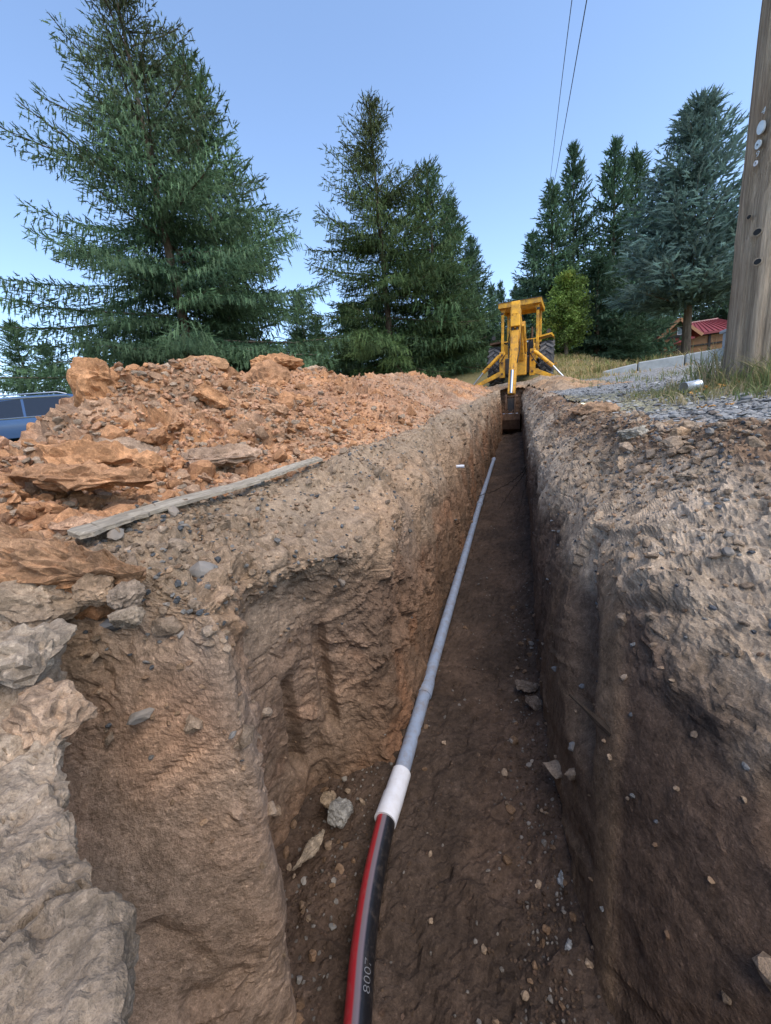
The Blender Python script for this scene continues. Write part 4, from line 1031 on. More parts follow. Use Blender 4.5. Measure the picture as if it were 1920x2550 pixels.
MB().tube([(-.53, -.62, 1.42), (.53, -.62, 1.42)], .016, 8).build('rail', Yw, bh, smooth=True)
for x in (-.28, .22, .45): MB().tube([(x, -.62, 1.42), (x, -.62, .95)], .014, 8).build('rail', Yw, bh, smooth=True)
st = MB().box((.05, .0, 1.02), (.44, .42, .14)).build('seat', M['black'], bh, bevel=.04)
MB().box((.05, .22, 1.28), (.42, .12, .46)).build('seat_back', M['black'], st, bevel=.05)
MB().box((.16, .145, 1.42), (.10, .03, .05)).build('seat_tear', M['white'], st, bevel=.01)
MB().box((0, .72, 1.2), (.72, .1, .55)).build('console', M['dark_metal'], bh, bevel=.02)
MB().tube([(.25, -.35, .95), (.28, -.42, 1.55)], .012, 8).tube([(.36, -.35, .95), (.42, -.36, 1.75)], .010, 8).build('lever', M['dark_metal'], bh)
sw = MB(); ring = [(0 + .19 * math.cos(a), .46 + .19 * math.sin(a) * .5, 1.42 + .19 * math.sin(a) * .86) for a in np.linspace(0, 2 * math.pi, 21)]
sw.tube(ring, .016, 6, False).tube([(0, .46, 1.42), (0, .66, 1.15)], .02, 6).build('steering_wheel', M['black'], bh, smooth=True)
for x in (-.2, -.1, 0.0, .12):
    lv = MB().tube([(x, -.48, 1.0), (x + .02, -.55, 1.5)], .010, 6).build('control_lever', M['dark_metal'], bh); MB().lathe((x + .02, -.55, 1.5), (0, 0, 1), [(-.03, .012), (0, .03), (.03, .012)], 10).build('knob', M['black'], lv, smooth=True)
MB().box((-.42, -.3, .86), (.16, .5, .34)).build('hydraulic_tank', Yv, bh, bevel=.02)
for s in (-1, 1):
    MB().box((s * .56, -.60, 2.30), (.10, .05, .07)).build('rear_lamp', M['dark_metal'], bh, bevel=.008)
    MB().tube([tuple(p) for p in smooth_path([(s * .20, -1.2, 1.15), (s * .24, -1.55, 1.3), (s * .20 + .1, -1.9, 1.7), (.15 + s * .1, -2.4, 1.9)], 6)], .016, 6).build('hose', M['black'], bh, smooth=True)
    MB().tube([tuple(p) for p in smooth_path([(s * .40, -1.22, .95), (s * .62, -1.34, .62), (s * .85, -1.3, .60), (s * .95, -1.26, .64)], 6)], .012, 6).build('hose', M['black'], bh, smooth=True)
# stabilisers
MB().box((0, -1.02, .62), (1.0, .18, .5)).box((0, -.75, .7), (.7, .5, .35)).build('rear_frame', M['dark_metal'], bh, bevel=.02)
for s in (-1, 1):
    MB().box((s * .47, -1.13, .68), (.17, .16, .80)).build('stabilizer_tower', Yw, bh, bevel=.012)
    for z in (.40, .74, .98): MB().lathe((s * .47, -1.215, z), (0, -1, 0), [(0, .036), (.03, .036)], 14).build('pin', M['rust'], bh)
    sa = MB().beam((s * .52, -1.16, .42), (s * 1.38, -1.2, .06), .12, .15, .11, .10, up=(0, 1, 0)).build('stabilizer_arm', Yw, bh, bevel=.008)
    MB().box((s * 1.42, -1.2, .02), (.26, .30, .04)).build('foot_pad', M['rust'], sa)
    cy = MB().tube([(s * .50, -1.2, 1.0), (s * .58, -1.2, .95), (s * 1.08, -1.22, .50)], [.045, .058, .058], 14).build('stabilizer_cylinder', Yw, bh, smooth=True)
    MB().tube([(s * 1.08, -1.22, .50), (s * 1.40, -1.22, .14)], .030, 12).build('rod', M['chrome'], cy, smooth=True)
    MB().tube([tuple(p) for p in smooth_path([(s * .36, -1.2, 1.0), (s * .55, -1.28, .72), (s * .72, -1.25, .56), (s * .78, -1.24, .72)], 6)], .012, 6).build('hose', M['black'], bh, smooth=True)
# hoe: swing post, boom, dipper, bucket
hx = .15
MB().box((hx, -1.30, .62), (.30, .30, .62)).box((hx, -1.42, .86), (.20, .34, .22)).build('swing_post', Yv, bh, bevel=.02)
bo = MB().beam((hx, -1.45, .82), (hx, -2.15, 1.55), .20, .26, .20, .34).beam((hx, -2.15, 1.55), (hx, -2.86, 1.98), .20, .34, .18, .20).build('boom', Yv, bh, bevel=.015)
MB().tube([(hx - .13, -1.5, 1.0), (hx - .13, -2.2, 1.75)], .05, 12).tube([(hx + .13, -1.5, 1.0), (hx + .13, -2.2, 1.75)], .05, 12).build('boom_cylinder', Yv, bo, smooth=True)
for s in (-1, 1): MB().prism([(-2.40, 1.30), (-2.66, 1.60), (-2.52, 1.72), (-2.30, 1.6)], 'X', hx + s * .16 - .03, hx + s * .16 + .03).build('link_ear', M['orange'] if False else Yv, bo)
di = MB().beam((hx, -3.04, 1.42), (hx, -3.74, -.22), .20, .26, .19, .20).build('dipper', Yv, bh, bevel=.014)
MB().beam((hx, -3.02, 1.5), (hx, -2.94, 2.06), .15, .20).build('dipper_head', Yw, di, bevel=.01)
for s in (-1, 1):
    MB().beam((hx + s * .115, -3.02, 1.15), (hx + s * .115, -2.96, 2.0), .025, .30).build('cheek_plate', Yv, di)
    MB().tube([(hx + s * .055, -3.08, 1.66), (hx + s * .055, -3.20, 1.15)], .030, 10).build('dipper_cylinder', M['dark_metal'], di, smooth=True)
    MB().tube([(hx + s * .06, -3.19, 1.30), (hx + s * .06, -3.22, 1.14)], .036, 10).build('cylinder_eye', M['chrome'], di, smooth=True)
pl = MB().beam((hx + .01, -3.17, 1.55), (hx + .005, -3.06, 2.18), .235, .10).build('front_plate', Yw, di, bevel=.012)
te = text_mesh('ET', .15, .002); o = add('lettering', te, Yv, pl); te.materials.clear(); te.materials.append(simple('faded_letter', (0.36, 0.17, 0.02), 0.6))
o.matrix_local = Matrix.Translation((hx, -3.172, 1.82)) @ Matrix.Rotation(R(90 + 9.6), 4, 'X')
MB().beam((hx, -3.26, 1.12), (hx, -3.58, .40), .10, .08).build('bucket_cylinder', Yv, di, bevel=.01)
MB().tube([(hx, -3.60, .42), (hx, -3.82, -.17)], .040, 14).build('rod', M['chrome'], di, smooth=True)
for pts in ([(hx - .12, -2.98, 1.4), (hx - .14, -3.25, 1.1), (hx - .12, -3.45, .75)], [(hx + .12, -2.98, 1.4), (hx + .15, -3.3, 1.0), (hx + .11, -3.5, .6)], [(hx - .25, -1.3, 1.0), (hx - .3, -1.6, .8), (hx - .22, -1.7, .5), (hx - .26, -1.4, .35)]):
    MB().tube([tuple(p) for p in smooth_path(pts, 6)], .014, 6).build('hose', M['black'], bh, smooth=True)
MB().tube([(hx - .17, -3.76, -.26), (hx + .17, -3.76, -.26)], .035, 12).build('pin', M['rust'], di, smooth=True)
for s in (-1, 1): MB().beam((hx + s * .12, -3.82, -.2), (hx + s * .12, -3.9, -.72), .03, .10).build('bucket_link', M['rust'], di)
MB().box((hx, -3.80, -.48), (.17, .07, .36)).build('link_plate', M['dark_metal'], di)
MB().tube([(hx - .2, -3.9, -.72), (hx + .2, -3.9, -.72)], .03, 10).build('pin', M['chrome'], di, smooth=True)
bk = MB()
prof = [(-3.95, -.70), (-3.98, -.86), (-3.90, -1.12), (-3.62, -1.27), (-3.30, -1.22), (-3.30, -1.18), (-3.6, -1.22), (-3.84, -1.10), (-3.92, -.86), (-3.88, -.72)]
bk.prism(prof, 'X', hx - .24, hx + .24)
for s in (-1, 1): bk.prism([(-3.95, -.70), (-3.98, -.86), (-3.90, -1.12), (-3.62, -1.27), (-3.30, -1.22), (-3.45, -.80)], 'X', hx + s * .245 - .012, hx + s * .245 + .012)
bko = bk.build('bucket', M['rust'], bh)
for k in range(5): MB().beam((hx - .2 + .1 * k, -3.33, -1.2), (hx - .2 + .1 * k, -3.12, -1.16), .045, .04, .03, .015).build('tooth', M['rust'], bko)
for s in (-.07, .07): MB().prism([(-3.97, -.62), (-3.98, -.82), (-3.7, -.76), (-3.72, -.6)], 'X', hx + s - .012, hx + s + .012).build('ear', M['rust'], bko)
lbk = MB(); pr = [(2.95, .75), (2.9, .35), (3.05, .12), (3.7, .10), (3.7, .13), (3.08, .16), (2.95, .36), (3.0, .75)]
lbk.prism(pr, 'X', -1.06, 1.06)
for s in (-1, 1): lbk.prism([(2.95, .75), (2.9, .35), (3.05, .12), (3.7, .10), (3.3, .5)], 'X', s * 1.06 - .012, s * 1.06 + .012)
lbk.build('loader_bucket', Yv, bh)

# ------------------------------------------------------------------ house, cabinet, blocks, can, car
hs = empty('small_house', (10.4, 30.0, 3.35)); tag(hs, 'small half timbered house with red metal roof behind the concrete blocks', 'house')
def hb(mb, name, mat, **k): return mb.build(name, M[mat], hs, **k)
# left gable wing: front wall y=0, x -1.35..0.15 ; right wing front y=.5, x 0..3.2
MB().prism([(-1.32, 0), (.15, 0), (.15, 1.75), (-.6, 2.45), (-1.32, 1.72)], 'Y', 0, 4).build('gable_wall', M['plaster'], hs)
MB().box((1.6, 2.7, .9), (3.0, 4, 1.8)).build('main_wall', M['plaster'], hs)
for a, b in (((-1.80, 1.50), (-.58, 2.62)), ((-.58, 2.62), (.6, 1.52))):
    MB().beam((a[0], 1.9, a[1]), (b[0], 1.9, b[1]), 4.7, .07, up=(0, 1, 0)).build('roof_plane', M['red_roof'], hs)
    MB().beam((a[0], -.47, a[1] - .02), (b[0], -.47, b[1] - .02), .05, .16, up=(0, 1, 0)).build('barge_board', simple('barge_wood', (0.33, 0.17, 0.09), .7), hs)
# hipped red roof of the main wing with standing ridges
rv = [(-.15, .45, 1.72), (3.5, .45, 1.72), (3.5, 5.1, 1.72), (-.15, 5.1, 1.72), (.55, 1.9, 2.62), (2.2, 1.9, 2.62), (2.2, 3.6, 2.62), (.55, 3.6, 2.62)]
mr = MB().raw(rv, [(3, 2, 1, 0), (0, 1, 5, 4), (1, 2, 6, 5), (2, 3, 7, 6), (3, 0, 4, 7), (4, 5, 6, 7)]).build('hip_roof', M['red_roof'], hs)
for k in range(14):
    t = (k + .5) / 14; a = Vector(rv[0]).lerp(Vector(rv[1]), t); b = Vector(rv[4]).lerp(Vector(rv[5]), t); MB().beam(a + Vector((0, -.01, .02)), b + Vector((0, 0, .02)), .035, .04).build('seam', M['red_roof'], mr)
MB().box((1.4, .43, 1.68), (3.72, .05, .12)).build('eave_board', M['red_roof'], hs)
MB().box((1.35, 1.9, 2.64), (1.75, .12, .06)).build('ridge_cap', simple('pale_ridge', (.5, .3, .28), .6), mr)
for (x0, x1, z0, z1, y) in [(-1.34, -1.22, 0, 1.75, -.03), (-1.34, .15, 1.60, 1.72, -.035), (-1.22, -.62, .80, .90, -.025), (-1.34, .15, .05, .15, -.025), (.12, 3.1, 1.58, 1.72, .66), (.12, 3.1, 1.02, 1.11, .672), (.12, 3.1, .28, .38, .672), (1.33, 1.45, 0, 1.72, .665), (.1, .2, 0, 1.72, .66), (2.6, 2.7, 0, 1.72, .665), (-.62, -.52, .35, 1.2, -.06), (.02, .12, .35, 1.2, -.06), (-.62, .12, .35, .45, -.062), (-.25, -.19, .0, .35, -.02)]:
    MB().box(((x0 + x1) / 2, y, (z0 + z1) / 2), (x1 - x0, .06, z1 - z0)).build('timber', M['timber'], hs)
wd = MB().box((-.26, -.012, .8), (.52, .04, .66)).build('window', simple('opening_shade', (.05, .03, .028), .6), hs)  # dark panel paints the shaded opening below the awning
aw = MB().beam((-.95, -.75, 1.18), (.1, -.75, 1.42), .05, .05, up=(0, 1, 0)).raw([(-1.0, -.8, 1.16), (.1, -.8, 1.34), (.1, 0, 1.62), (-.8, 0, 1.5), (-1.0, -.8, 1.19), (.1, -.8, 1.37), (.1, 0, 1.65), (-.8, 0, 1.53)], [(3, 2, 1, 0), (4, 5, 6, 7), (0, 1, 5, 4), (1, 2, 6, 5), (2, 3, 7, 6), (3, 0, 4, 7)]).build('awning', M['red_roof'], hs)
for x in (-.42, -.02):
    wf = MB().box((x - .13, -.05, 1.98), (.035, .05, .44)).box((x + .13, -.05, 1.98), (.035, .05, .44)).box((x, -.05, 2.2), (.30, .05, .035)).box((x, -.05, 1.76), (.30, .05, .035)).build('window_frame', M['white'], hs)
    MB().box((x, -.03, 1.98), (.23, .03, .41)).build('pane', M['pane'], wf)
cb = empty('utility_cabinet', (5.75, 13.2, 2.05)); tag(cb, 'blue grey metal utility cabinet half hidden behind the utility pole', 'utility cabinet')
MB().box((.35, .3, .42), (1.0, .6, .84)).build('body', M['cab_grey'], cb, bevel=.02); MB().box((.35, .3, .875), (1.12, .72, .07)).build('lid', M['cab_grey'], cb, bevel=.015)
for k, (a, b, za, zb, ha, hb_, lb) in enumerate([((2.72, 14.15), (3.62, 14.0), 2.13, 2.11, .20, .32, 'low sloping concrete block at the left end of the row'), ((3.65, 14.0), (4.74, 13.8), 2.11, 2.09, .34, .38, 'middle concrete block of the row before the house'), ((4.77, 13.8), (6.1, 13.5), 2.08, 2.05, .40, .46, 'rightmost concrete block of the row, running behind the pole')]):
    A_, B_ = Vector((a[0], a[1], 0)), Vector((b[0], b[1], 0)); dr = (B_ - A_).normalized(); nr_ = Vector((-dr.y, dr.x, 0)) * .45
    vs = [(A_.x, A_.y, za - .3), (B_.x, B_.y, zb - .3), (B_.x + nr_.x, B_.y + nr_.y, zb - .3), (A_.x + nr_.x, A_.y + nr_.y, za - .3), (A_.x, A_.y, za + ha), (B_.x, B_.y, zb + hb_), (B_.x + nr_.x, B_.y + nr_.y, zb + hb_), (A_.x + nr_.x, A_.y + nr_.y, za + ha)]
    o = MB().raw(vs, [(3, 2, 1, 0), (4, 5, 6, 7), (0, 1, 5, 4), (1, 2, 6, 5), (2, 3, 7, 6), (3, 0, 4, 7)]).build('concrete_block', M['concrete'], bevel=.03); tag(o, lb, 'concrete block', 'concrete blocks')
can = empty('tin_can', (1.27, 3.55, float(G(1.27, 3.55)) + .06), (0, R(-4), R(14))); can.scale = (.78,) * 3; tag(can, 'dented silver tin can lying in the grass by the pole', 'tin can')
ca = (1, .25, 0)
cbm = MB().lathe((0, 0, 0), ca, [(-.08, .046), (-.082, .050), (-.074, .050), (-.07, .047), (.07, .047), (.075, .050), (.082, .050), (.082, .046)], 26).build('can_wall', simple('tin', (.62, .68, .75), .35, .5, metal=.7, var=.15, scale=40), can, smooth=True)
MB().lathe((0, 0, 0), ca, [(-.0835, .045), (-.0825, .045)], 24).build('can_mouth', simple('can_inside', (.17, .16, .13), .5), can)
for k, (lx, ly, an, lb) in enumerate([(1.29, 3.44, .3, 'crumpled orange marking tape spilling in front of the tin can'), (1.47, 3.52, .9, 'orange marking tape scrap in the grass right of the tin can'), (1.02, 2.55, 0.1, 'orange wood chip scatter on the gravel before the grass')]):
    mb = MB(); rr = np.random.RandomState(k); 
    for q in range(9 if k < 2 else 14):
        p = np.array([lx + rr.uniform(-.06, .06) * (1 if k < 2 else 1.6), ly + rr.uniform(-.03, .03), float(G(lx, ly)) + (rr.uniform(.01, .055) if k < 2 else .014)]); a = rr.uniform(0, 6.3); s = rr.uniform(.012, .035) if k < 2 else rr.uniform(.006, .016)
        mb.box(p, (s * 2, s * .6, .003), (rr.uniform(-.6, .6), rr.uniform(-.6, .6), a))
    o = mb.build('marking_tape' if k < 2 else 'wood_chips', M['orange']); tag(o, lb, 'tape' if k < 2 else 'wood chips')
    if k == 2: o['kind'] = 'stuff'

# car behind the heap, seen side on
car = empty('parked_car', (-11.2, 7.5, float(G(-11.2, 7.5))), (0, 0, R(31))); tag(car, 'blue car parked behind the soil heap, roof and side windows showing', 'car')
cz = 2.98 - float(G(-11.2, 7.5))
prof = [(-2.2, .35), (-2.25, .8), (-2.1, cz - .62), (-1.72, cz - .12), (-1.35, cz - .02), (-.4, cz), (.5, cz - .03), (.95, cz - .16), (1.55, cz - .60), (2.4, cz - .78), (2.5, .5), (2.4, .35)]
n = len(prof); vs = []
for w_, sh in ((-.88, 0), (-.84, .0), (.84, 0), (.88, 0)):
    pass
def carw(z): return .90 if z < cz - .6 else .90 - .20 * (z - (cz - .6)) / .6
xs_ = np.linspace(-2.25, 2.5, 48); px_ = [-2.25, -2.15, -2.05, -1.72, -1.35, -.4, .5, .95, 1.55, 2.4, 2.5]; pz_ = [.8, cz - .75, cz - .55, cz - .13, cz - .035, cz - .01, cz - .04, cz - .17, cz - .60, cz - .78, .6]
zr_ = hermite(px_, np.array(pz_), xs_, .9); zb = cz - .60; ring = []
for x, zr in zip(xs_, zr_):
    top = max(zr, .5); k = max(0.0, top - min(zb, top)); wr = .90 - .20 * k / .6; b0 = min(zb, top - .04); en = 1 - .12 * (abs(x) / 2.4) ** 4
    half = [(.86, .35), (.92, .62), (.90, b0), (.90 - .20 * max(0, (top - .07 - zb)) / .6 if top > zb + .1 else .86, top - .07 if top > zb + .1 else top - .02), (wr - .05, top - .025), (wr - .16, top - .004), (.0, top + .02 if top > zb + .1 else top + .01)]
    ring.append([(x, -w_ * en, z) for w_, z in half] + [(x, w_ * en, z) for w_, z in half[::-1][1:]])
nn_ = len(ring[0]); mb = MB(); mb.raw([p for r_ in ring for p in r_], [(i * nn_ + k, i * nn_ + k + 1, (i + 1) * nn_ + k + 1, (i + 1) * nn_ + k) for i in range(47) for k in range(nn_ - 1)] + [tuple(range(nn_)), tuple(47 * nn_ + k for k in range(nn_))])
cbod = mb.build('body', M['car_paint'], car, smooth=True)
for s in (-1, 1):
    def wp_(x, z): return (x, s * (carw(z) + .006), z)
    for a, b, c_, d_ in (((-1.93, cz - .52), (-1.55, cz - .17), (-.55, cz - .10), (-.50, cz - .54)), ((-.44, cz - .54), (-.49, cz - .10), (.45, cz - .13), (1.2, cz - .55))):
        MB().raw([wp_(*a), wp_(*b), wp_(*c_), wp_(*d_)] + [(p[0], p[1] - s * .01, p[2]) for p in (wp_(*a), wp_(*b), wp_(*c_), wp_(*d_))], [(0, 1, 2, 3), (4, 7, 6, 5), (0, 4, 5, 1), (1, 5, 6, 2), (2, 6, 7, 3), (3, 7, 4, 0)]).build('side_window', M['car_glass'], car)
    MB().tube([wp_(*q) for q in ((-1.97, cz - .55), (-1.57, cz - .13), (-1.2, cz - .08), (.45, cz - .10), (1.25, cz - .55), (-1.97, cz - .56))], .016, 6).build('chrome_trim', M['chrome'], car, smooth=True)
    MB().tube([(-1.45, s * .60, cz - .03), (-1.25, s * .6, cz + .025), (.2, s * .6, cz + .02), (.4, s * .6, cz - .04)], .016, 8).build('roof_rail', M['chrome'], car, smooth=True)
    for x in (-1.4, 1.5):
        ty = MB().lathe((x, s * .80, .34), (0, s, 0), [(-.1, .2), (-.1, .32), (-.07, .34), (.07, .34), (.1, .32), (.1, .2)], 24).build('wheel', M['tyre'], car, smooth=True)
        MB().lathe((x, s * .86, .34), (0, s, 0), [(0, .21), (.03, .2), (.02, .05)], 20).build('rim', M['chrome'], ty, smooth=True)

# ------------------------------------------------------------------ grass
def blades(name, pos, hgt, wid, col, rg, lean=0.5, label=None):
    n = len(pos); a = rg.uniform(0, 2 * np.pi, n); ln = rg.normal(0, lean, (n, 2)) * hgt[:, None]
    sx = np.stack([np.cos(a), np.sin(a), np.zeros(n)], 1) * wid[:, None]
    mid = pos + np.concatenate([ln * .35, (hgt * .6)[:, None]], 1); tip = pos + np.concatenate([ln, (hgt * rg.uniform(.75, 1.0, n))[:, None]], 1)
    V = np.stack([pos - sx, pos + sx, mid - sx * .7, mid + sx * .7, tip], 1).reshape(-1, 3)
    b = np.arange(n)[:, None] * 5
    F = np.concatenate([b + np.array([[0, 1, 3]]), b + np.array([[0, 3, 2]]), b + np.array([[2, 3, 4]])], 0)
    o = add(name, mesh_np(name, V, F, np.repeat(col, 5, 0)), M['grass']); tag(o, label, 'grass', kind='stuff'); return o
rg = np.random.RandomState(21)
GCOL = np.array([(0.34, 0.29, 0.15), (0.27, 0.26, 0.12), (0.19, 0.23, 0.09), (0.14, 0.18, 0.065), (0.38, 0.31, 0.19)])
def tufts(nt, area, per, rad, h0, h1, dens=None):
    c = np.stack([rg.uniform(area[0], area[1], nt), rg.uniform(area[2], area[3], nt)], 1)
    if dens is not None: c = c[rg.rand(nt) < dens(c[:, 0], c[:, 1])]
    nt = len(c); p = np.repeat(c, per, 0) + rg.normal(0, rad, (nt * per, 2)); tc = np.repeat(rg.randint(0, 5, nt), per)
    tc = np.where(rg.rand(len(tc)) < .3, rg.randint(0, 5, len(tc)), tc)
    th = np.repeat(rg.uniform(.6, 1.2, nt), per)
    h = rg.uniform(h0, h1, len(p)) * th
    return np.concatenate([p, (G(p[:, 0], p[:, 1]) - .01)[:, None]], 1), h, GCOL[tc] * rg.uniform(.75, 1.2, (len(p), 1))
A1 = tufts(620, (.72, 3.4, 2.75, 4.5), 20, .035, .035, .11, lambda x, y: np.clip(1.1 - np.abs(y - 3.5) / 1.0 - .25 * rg.rand(len(x)), 0, 1) * sstep(.7, 1.2, x))
A2 = tufts(80, (1.45, 2.6, 3.1, 3.75), 22, .05, .12, .30, lambda x, y: sstep(1.1, 1.5, x) * np.clip(1.2 - np.abs(x - 1.75) / .6, 0, 1))
A3 = tufts(60, (1.3, 2.6, 3.6, 4.3), 20, .05, .2, .42)
pp = [np.concatenate(z) for z in zip(A1, A2, A3)]
blades('grass_verge', pp[0], pp[1], rg.uniform(.0022, .0045, len(pp[0])), pp[2], rg, .45, 'dry green and straw grass around the foot of the pole')
B1 = tufts(2600, (1.4, 12, 12.2, 27), 9, .10, .06, .22, lambda x, y: np.where((y > 14.2) | (x < 2.9), .9, .25))
B2 = tufts(120, (2.6, 6.2, 14.4, 15.2), 12, .06, .25, .5)
pp = [np.concatenate(z) for z in zip(B1, B2)]
blades('dry_meadow', pp[0], pp[1], rg.uniform(.008, .016, len(pp[0])), pp[2] * np.array([1.15, 1.0, .9]), rg, .35, 'straw coloured meadow grass behind the concrete blocks')
C1 = tufts(60, (.9, 3.5, 4.8, 11), 14, .06, .04, .14)
blades('grass_tufts', C1[0], C1[1], rg.uniform(.003, .006, len(C1[0])), C1[2], rg, .4, 'sparse grass tufts growing through the far gravel')

# ------------------------------------------------------------------ trees
def sprig_template(rg, k=8, body=.055, wd=.03, ln=.20):
    V, F = [], []
    for i in range(k):
        x0 = .06 + .86 * i / k; th = i * 2.4 + rg.uniform(-.5, .5); l = ln * (1.2 - .5 * x0)
        V += [(x0 - wd, 0, 0), (x0 + wd, 0, 0), (x0 + l * .85, l * math.cos(th), l * math.sin(th))]; F.append((3 * i, 3 * i + 1, 3 * i + 2))
    b = len(V); V += [(-.05, 0, 0), (.35, body, 0), (1.08, 0, 0), (.35, -body, 0), (.35, 0, body), (.35, 0, -body)]; F += [(b, b + 1, b + 2), (b, b + 2, b + 3), (b, b + 4, b + 2), (b, b + 2, b + 5)]
    return np.array(V, float), np.array(F)
TPL_FAR = [sprig_template(np.random.RandomState(s), 5, .10, .05, .27) for s in range(3)]
TPL_NEAR = [sprig_template(np.random.RandomState(s), 6, .075, .045, .22) for s in range(3)]
TPL = TPL_NEAR
def place_sprigs(name, pos, dirs, size, col, rg):
    n = len(pos); x = dirs / (np.linalg.norm(dirs, axis=1, keepdims=True) + 1e-9)
    r = rg.normal(size=(n, 3)); y = r - x * (r * x).sum(1, keepdims=True); y /= np.linalg.norm(y, axis=1, keepdims=True); z = np.cross(x, y)
    m = np.stack([x, y, z], 2); VA, FA, CA = [], [], []; base = 0; vi = rg.randint(0, len(TPL), n)
    for k, (v, f) in enumerate(TPL):
        s = np.where(vi == k)[0]
        W = np.einsum('nij,vj->nvi', m[s], v) * size[s][:, None, None] + pos[s][:, None, :]
        VA.append(W.reshape(-1, 3)); CA.append(np.repeat(col[s], len(v), 0)); FA.append((f[None] + (np.arange(len(s)) * len(v))[:, None, None] + base).reshape(-1, 3)); base += len(s) * len(v)
    return mesh_np(name, np.concatenate(VA), np.concatenate(FA), np.concatenate(CA))
def conifer_data(seed, H, Rd, nbr, ss=.30, dens=1.0, hang=.35, e_lo=-8, e_hi=52, droop=.32, upturn=.30, u0=.04, colr=(0.040, 0.085, 0.045), tip=(0.085, 0.15, 0.07), topcol=None, power=.85, lean=0.0, irregular=.25, gap=0.0):
    rg = np.random.RandomState(seed)
    mb = MB(); nt_ = 14
    wob = np.cumsum(rg.normal(0, .012 * H / 15, (nt_, 2)), 0)
    hz = np.linspace(0, H, nt_); tr = [(wob[i, 0] + lean * hz[i], wob[i, 1], hz[i]) for i in range(nt_)]
    rb = .0165 * H
    mb.tube(tr, [rb * (1 - .96 * (h / H) ** .8) + .012 for h in hz], 9)
    axis = lambda h: np.array([np.interp(h, hz, [t[0] for t in tr]), np.interp(h, hz, [t[1] for t in tr]), h])
    PO, DI, SI, CO = [], [], [], []
    nw = max(8, nbr // 9); whorl = (np.arange(nw) + rg.uniform(0, .7, nw)) / nw
    for b in range(nbr):
        u = u0 + (1 - u0) * min(1, max(0, (whorl[b % nw] + rg.normal(0, .009)))) * .985
        prof = (1 - u) ** power * min(1, .72 + 2.2 * u)
        L = Rd * prof * rg.uniform(1 - irregular * 1.4, 1 + irregular * .75) + .12
        if gap and rg.rand() < gap: L *= .55
        bright = rg.uniform(.62, 1.38)
        az = rg.uniform(0, 2 * np.pi); e = R(e_lo + (e_hi - e_lo) * u ** 1.5 + rg.normal(0, 7))
        hd = np.array([math.cos(az), math.sin(az), 0]); m = max(4, int(L / (ss * .62) * dens))
        s = np.linspace(.06, 1, m)
        org = axis(u * H)
        C = org + hd * (L * s * math.cos(e))[:, None] + np.array([0, 0, 1]) * (L * (s * math.sin(e) - droop * (1 - u) * s ** 1.6 + upturn * (1 - .6 * u) * s ** 2.8))[:, None]
        T = np.gradient(C, axis=0) if m > 1 else np.tile(hd, (m, 1)); T /= np.linalg.norm(T, axis=1, keepdims=True)
        sdv = np.cross(T, (0, 0, 1.)); sdv /= np.linalg.norm(sdv, axis=1, keepdims=True) + 1e-9
        if L > 1.0 and b % 2 == 0: mb.tube([tuple(C[i]) for i in sorted(set([0, m // 3, 2 * m // 3, m - 1]))], [.012 + .010 * L, .010 + .007 * L, .008 + .004 * L, .006], 4, False)
        bl = (.26 + L * .255 * (np.clip(1 - s, 0, 1) ** .6) * np.minimum(1, .35 + 2.0 * s)) * rg.uniform(.7, 1.2, m)
        nv = np.maximum(1, (bl / (ss * .30)).astype(int))
        for sg in (-1, 1):
            ii = np.repeat(np.arange(m), nv); v = np.concatenate([(np.arange(k) + rg.uniform(.1, .9)) / k for k in nv])
            bw = bl[ii] * v
            p = C[ii] + sdv[ii] * (sg * bw * .80)[:, None] + T[ii] * (bw * .55)[:, None] + np.array([0, 0, 1]) * (-.30 * bw ** 1.3 + rg.normal(0, .04, len(ii)))[:, None] + rg.normal(0, .05 * ss / .3, (len(ii), 3))
            dv = sdv[ii] * (sg * .65) + T[ii] * .75 + rg.normal(0, .28, (len(ii), 3)) + np.array([0, 0, 1]) * rg.uniform(-.35, .25, len(ii))[:, None]
            hg = rg.rand(len(ii)) < hang; dv[hg] = dv[hg] * .35 + np.array([0, 0, -1.0]); hsz = np.where(hg, 1.05, 1.0)
            PO.append(p); DI.append(dv); SI.append(ss * hsz * rg.uniform(.65, 1.2, len(ii)) * (.75 + .25 * (1 - u)))
            ti = np.clip(v * .5 + s[ii] * .5 + rg.normal(0, .25, len(ii)), 0, 1)[:, None] * .75
            c = np.array(colr) * (1 - ti) + np.array(tip) * ti
            if topcol is not None: k_ = np.clip((u - .45) / .5, 0, 1) * .8; c = c * (1 - k_) + np.array(topcol) * k_
            CO.append(c * 1.2 * bright * rg.uniform(.65, 1.3, (len(ii), 1)))
        # leader sprigs along the branch itself
        PO.append(C); DI.append(T + rg.normal(0, .15, T.shape)); SI.append(np.full(m, ss * 1.0)); CO.append(np.tile(np.array(tip) * .8, (m, 1)) if topcol is None or u < .5 else np.tile(np.array(topcol), (m, 1)))
    kk = 14; hh = np.linspace(.9, 1.0, kk) * H; PO.append(np.array([axis(h) for h in hh])); DI.append(np.tile((0, 0, 1.), (kk, 1)) + rg.normal(0, .25, (kk, 3))); SI.append(np.full(kk, ss * 1.1)); CO.append(np.tile(np.array(colr) * 1.2, (kk, 1)))
    tm = bpy.data.meshes.new('trunk'); tm.from_pydata([tuple(v) for v in mb.v], [], mb.f); tm.materials.append(M['bark'])
    cmx = place_sprigs('crown', np.concatenate(PO), np.concatenate(DI), np.concatenate(SI), np.concatenate(CO), rg); cmx.materials.append(M['needles'])
    return tm, cmx
